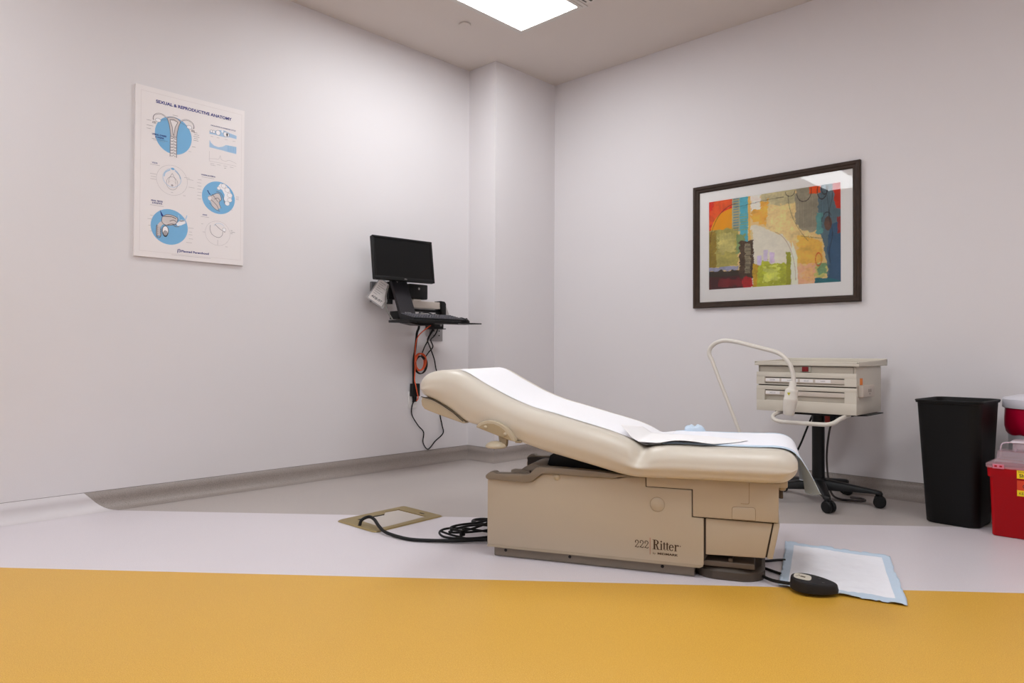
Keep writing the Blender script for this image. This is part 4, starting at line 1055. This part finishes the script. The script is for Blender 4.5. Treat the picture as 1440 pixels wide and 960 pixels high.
# keyboard shelf
tr_ = MB()
c_, s_ = math.cos(YW), math.sin(YW)
Mt = Matrix.Translation(K(.375,3.03,1.018)) @ Matrix.Rotation(YW, 4, 'Z')
tr_.box((-.125,-.205,-.008), (.125,.205,.008), .003, M=Mt)
tr_.box((.118,-.15,-.014), (.126,.18,.006), .002, M=Mt)
shelf = tr_.obj('keyboard_shelf', M_black, ma)
b = MB(); b.box((-.09,.195,-.008), (.105,.40,-.001), .002, M=Mt); b.obj('mouse_platform', M_black, ma)
b = MB(); b.prism([(-.16,-.012),(-.08,-.026),(.0,-.026),(.05,-.009),(-.16,-.009)], -.06, .05, lambda x,y,t: tuple(Mt @ Vector((t,x,y)))); b.obj('tilt_mechanism', M_black, ma)
b = MB(); b.box(K(.16,2.90,1.035), K(.26,2.98,1.09), .004); b.obj('rear_link', M_black, ma)
S = Sheet(lambda x, y, l: tuple(Vector(K(.310-.125*(y-1.03)/.27+.0014+l*.9, 2.892+x+.002*(y-1.03)/.27, y+.0006)) ))
S.text('ERGOTRON', .035, 1.072, .009, M_metal, 2, width=.052, bold=.03); S.obj('neck_lettering', neck)

mo = thing('computer_monitor', 'black flat-screen computer monitor mounted above the keyboard shelf', 'monitor', (.245,2.952,1.434), 0)
mo.rotation_euler = (0, R(-8), YW)
# local: x toward viewer, y width, z up
MB().box((-.030,-.236,-.146), (.0,.236,.146), .006).obj('housing', M_black, mo)
b = MB()
for lo, hi in (((-.236,-.146),(.236,-.124)),((-.236,.132),(.236,.146)),((-.236,-.124),(-.222,.132)),((.222,-.124),(.236,.132))):
    b.box((-.004,*lo), (.006,*hi), .0018)
b.obj('bezel', M_black, mo)
b = MB(); b.face([(.0015,-.222,-.124),(.0015,.222,-.124),(.0015,.222,.132),(.0015,-.222,.132)]); b.obj('screen', M_screen, mo, smooth=False)
S = Sheet(lambda x, y, l: (.0062+l, x, y)); S.text('DELL', .0, -.138, .008, M_metal, 1, width=.022, bold=.03, align='CENTER'); S.obj('badge', mo)
MB().box((-.052,-.10,-.10), (-.028,.10,.10), .008).obj('rear_cover', M_black, mo)

kb = thing('keyboard', 'black computer keyboard on the wall-mounted shelf', 'keyboard', (.385,3.085,1.0265), YW)
b = MB(); b.prism([(.085,.0),(.088,.012),(-.070,.044),(-.078,.040),(-.078,.0)], -.208, .208, lambda x,y,t:(x,t,y), bev=.003); b.obj('case', M_dkgrey, kb)
b = MB()
slope = (.044-.012)/(.158)
for r_ in range(6):
    x = .072-.0255*r_
    n_ = 20
    for c in range(n_):
        if r_ == 0 and 4 < c < 10: continue
        y = -.201+.0202*c+(.0 if c < 15 else .002)
        zt_ = .012+(.088-x)*slope
        b.box((x-.021,y,zt_-.002), (x-.003,y+.017,zt_+.006), .002, 1)
    if r_ == 0: b.box((x-.021,-.100,.012+(.088-x)*slope-.002),(x-.003,.002,.012+(.088-x)*slope+.006),.002,1)
b.obj('keys', mat('keycap',(84,82,88),.5), kb, smooth=False)
ms = thing('computer_mouse', 'black computer mouse on the platform beside the keyboard', 'mouse', (.395,3.352,1.018), YW)
b = MB(); rs = []
for z, k in ((.0,.92),(.006,1.0),(.018,.97),(.028,.82),(.034,.58),(.037,.25)):
    rs.append([(.032*k*math.cos(a)+0, .055*k*math.sin(a), z-(.004*math.sin(a) if z > .01 else 0)) for a in [2*math.pi*i/28 for i in range(28)]])
b.loft(rs); b.obj('shell', M_black, ms)
b = MB(); b.cyl((-.004,.030,.030), (.004,.030,.030), .007, n=14); b.obj('scroll_wheel', M_dkgrey, ms)

tc_ = thing('thin_client', 'small black box computer behind the neck of the monitor mount', 'computer', (.13,3.150,1.238))
b = MB(); b.box((-.02,-.082,-.052), (.03,.082,.052), .008); b.obj('case', M_black, tc_)
b = MB(); b.lathe([(0,0),(.008,0),(.008,.002),(0,.0025)], (.030,.0,.020), 18, 'x'); b.obj('badge', M_metal, tc_)
b = MB(); b.box((-.015,-.04,-.075),(.02,.03,-.051),.004); b.obj('bracket', M_wht2, tc_)
b = MB(); b.box((.0305,-.045,-.05),(.0312,-.043,.05)); b.obj('trim', M_dkgrey, tc_)
# pale bar with black end bracket
ba = thing('document_holder', 'pale metal bar with black end bracket above the keyboard shelf', 'holder', (.165,3.232,1.146))
MB().box((-.02,-.17,-.026), (.03,.085,.024), .005).obj('bar', mat('bar_cream',(196,184,174),.4), ba)
b = MB(); b.prism([(.078,.034),(.115,.030),(.128,.015),(.128,-.072),(.098,-.072),(.085,-.04)], -.03, .045, lambda x,y,t:(t,x,y), bev=.004); b.obj('end_bracket', M_black, ba)
b = MB(); b.prism([(.125,.030),(.150,.026),(.195,-.060),(.190,-.066),(.125,-.060)], -.045, .005, lambda x,y,t:(t,x,y), bev=.004); b.obj('side_cover', mat('cover_silver',(186,180,178),.4,.3), ba)
b = MB(); b.box((-.03,-.17,-.048),(.02,.10,-.030),.003); b.box((-.03,-.15,-.096),(.02,.08,-.088),.003); b.obj('lower_rail', M_black, ba)
b = MB(); b.tube([(.03,-.14,-.075),(.04,-.08,-.065),(.04,-.02,-.078),(.035,.03,-.066),(.02,.07,-.07)], .006, 8); b.obj('wire_bundle', M_wht2, ba)
b = MB()
b.tube([(.03,-.13,-.07),(.045,-.05,-.055),(.03,.05,-.075),(.0,.10,-.06)], .0045, 8); b.tube([(.02,-.10,-.055),(.04,-.02,-.07),(.03,.06,-.055)], .0045, 8); b.obj('wires', M_black, ba)
# hang tag
tg = thing('paper_tag', 'white printed instruction tag hanging tilted from the monitor mount', 'tag', (.135,2.845,1.213), R(-22)); tg.scale = (1,1.18,1.18)
S = Sheet(lambda x, y, l: (.001+l+.004*math.sin(x*30), (x*math.cos(R(-35))+y*math.sin(R(-35))*-1*-1), (-x*math.sin(R(-35))*-1+y*math.cos(R(-35)))))
def rotf(x, y, l):
    a = R(-33); return (.002+l+.02*x, x*math.cos(a)-y*math.sin(a), x*math.sin(a)+y*math.cos(a))
S = Sheet(rotf)
S.poly([(-.046,-.064),(.046,-.064),(.046,.064),(-.046,.064)], M_wht, 0)
S.poly([(.046,-.064),(-.046,-.064),(-.046,.064),(.046,.064)], M_wht, -3)
for k in range(7): S.line([(-.036,.050-.012*k),(-.036+.02+.05*random.random(),.050-.012*k)], .0016, M_gink, 1)
S.disc(.022,.036,.009,.007,M_green,1)
S.text('ADJUST', -.036, -.048, .012, M_ink, 1, width=.07, bold=.03)
S.obj('card', tg)
b = MB(); b.tube([(.0,.05,.062),(.01,.075,.08),(.03,.09,.06)], .0018, 6); b.obj('string', M_wht2, tg)
b = MB()
a_ = R(-33); rr_ = lambda x, y, z: (z, x*math.cos(a_)-y*math.sin(a_), x*math.sin(a_)+y*math.cos(a_))
b.loft([[rr_(-.052,-.070,-.004),rr_(.060,-.070,-.004),rr_(.060,.072,-.004),rr_(-.052,.072,-.004)],[rr_(-.052,-.070,-.0035),rr_(.060,-.070,-.0035),rr_(.060,.072,-.0035),rr_(-.052,.072,-.0035)]])
b.obj('plastic_sleeve', mat('clear_sleeve',(225,225,225),.25,alpha=.45), tg, smooth=False)

# boxes and outlets on the wall
bx = thing('power_supply', 'small black power box on the wall under the keyboard shelf', 'power supply', (.05,3.385,1.012))
MB().box((-.0495,-.045,-.022), (.05,.047,.030), .004).obj('case', M_black, bx)
MB().box((-.048,-.05,-.028), (.06,.060,-.022), .001).obj('ledge', M_black, bx)
MB().lathe([(0,0),(.010,0),(.010,.001),(0,.001)], (.0502,.02,.002), 16, 'x').obj('badge', M_gmetal, bx)
def outlet(name, label, cy, cz, w, h, m, n=1):
    t = thing(name, label, 'outlet', (0,cy,cz), 0)
    MB().box((.0005,-w/2,-h/2), (.007,w/2,h/2), .002).obj('face_plate', m, t)
    for k in range(n):
        yy = (k-(n-1)/2)*.05
        b = MB(); b.box((.0068,yy-.016,-.034),(.0095,yy+.016,.034),.002); f = b.obj('socket', m, t)
        for zz in (.014,-.020):
            MB().box((.0093,yy-.006,zz),(.0099,yy+.007,zz+.009)).obj('slot', M_ink, f, smooth=False)
    return t
outlet('wall_outlet', 'grey metal wall outlet plate under the keyboard shelf', 3.440, .955, .125, .115, mat('outlet_grey',(150,146,146),.4,.4), 2)
outlet('wall_outlet', 'white wall outlet behind the black plug-in adapter', 3.222, .475, .075, .120, M_wht, 1)
ad = thing('power_adapter', 'black plug-in power adapter in the low white wall outlet', 'adapter', (.012,3.225,.545))
MB().box((-.001,-.034,-.046), (.034,.034,.046), .005).obj('case', M_black, ad)
MB().box((.004,-.014,-.085), (.026,.012,-.044), .004).obj('plug', M_black, ad)

cord('cable', [(.09,3.21,1.01),(.07,3.222,.985),(.045,3.228,.955),(.035,3.229,.90),(.032,3.222,.835),(.034,3.208,.765),(.034,3.206,.70),(.034,3.208,.62),(.030,3.212,.585)], .0085, M_rubber, 'thick black cable hanging from the shelf down to the plug-in adapter', 'cable')
cord('cable', [(.08,3.325,1.01),(.07,3.30,.990),(.055,3.265,.960),(.045,3.235,.925),(.043,3.218,.87),(.044,3.212,.79),(.046,3.212,.70),(.046,3.208,.62),(.055,3.209,.587),(.057,3.222,.53),(.052,3.236,.49),(.04,3.232,.468)], .0040, M_or, 'orange cable running down the wall beside the thick black cable', 'cable')
def coil(cx, cy, cz, ry, rz_, turns, jit, seed):
    rnd = random.Random(seed); P = []
    for k in range(turns*16+1):
        a = 2*math.pi*k/16
        w = 1+jit*math.sin(k*.37+seed)
        P.append((cx+.010*math.sin(k*.21+seed), cy+ry*w*math.cos(a+.5), cz+rz_*w*math.sin(a+.5)))
    return P
cord('coiled_cable', coil(.040,3.264,.738,.048,.060,5,.16,1), .0036, M_or, 'coiled orange network cable hanging on the wall under the computer', 'cable', sub=3)
cord('coiled_cable', coil(.040,3.264,.736,.050,.063,3,.20,4), .0036, M_rubber, 'black cable coiled together with the orange coil on the wall', 'cable', sub=3)
cord('cable', [(.09,3.345,1.01),(.07,3.352,.985),(.04,3.352,.946),(.022,3.345,.904),(.02,3.375,.842),(.02,3.411,.764),(.02,3.428,.695),(.02,3.448,.653),(.02,3.491,.578),(.02,3.53,.50),(.02,3.54,.42),(.02,3.505,.35),(.02,3.471,.352),(.02,3.490,.275),(.02,3.500,.213),(.02,3.425,.161),(.02,3.357,.108),(.02,3.310,.161),(.02,3.314,.235),(.02,3.263,.288),(.02,3.206,.368),(.024,3.206,.44),(.034,3.222,.47)], .0045, M_rubber, 'thin black cable looping low down the wall behind the raised headrest', 'cable')
cord('cable', [(.09,3.36,1.01),(.07,3.36,.98),(.035,3.35,.93),(.03,3.338,.894),(.03,3.312,.857),(.03,3.29,.812),(.03,3.284,.79)], .0045, M_rubber, 'short black cable from the shelf to the left side of the wall coil', 'cable')
cord('cable', [(.09,3.385,1.00),(.08,3.385,.97),(.05,3.385,.935),(.04,3.360,.905),(.045,3.376,.856),(.035,3.345,.815),(.035,3.318,.785)], .0045, M_rubber, 'short black cable from the black power box to the wall coil', 'cable')
cord('cable', [(.19,2.865,1.26),(.18,2.852,1.18),(.19,2.855,1.10),(.22,2.88,1.03)], .0055, mat('cable_grey',(120,116,112),.5), 'grey cable bowing behind the slanted neck of the monitor mount', 'cable')

# ------------------------------------------------------------------ camera, light, view
cam = bpy.data.cameras.new('camera'); co = bpy.data.objects.new('camera', cam); C.objects.link(co)
yaw, pit, rol = .7603, .0147, .0042
F = Vector((-math.sin(yaw)*math.cos(pit), math.cos(yaw)*math.cos(pit), math.sin(pit)))
Rv = Vector((math.cos(yaw), math.sin(yaw), 0)); Uv = Rv.cross(F)
R2 = Rv*math.cos(rol)+Uv*math.sin(rol); U2 = -Rv*math.sin(rol)+Uv*math.cos(rol)
Mc = Matrix((R2, U2, -F)).transposed().to_4x4(); Mc.translation = (4.054, 0, .82)
co.matrix_world = Mc
cam.sensor_width = 36; cam.lens = 1001.83*36/1440; cam.clip_start = .05
bpy.context.scene.camera = co
w = bpy.data.worlds.new('world'); bpy.context.scene.world = w; w.use_nodes = True
w.node_tree.nodes['Background'].inputs[0].default_value = (.9,.92,1,1); w.node_tree.nodes['Background'].inputs[1].default_value = .3
vs_ = bpy.context.scene.view_settings
vs_.view_transform = 'Standard'; vs_.look = 'None'; vs_.exposure = 0; vs_.gamma = 1
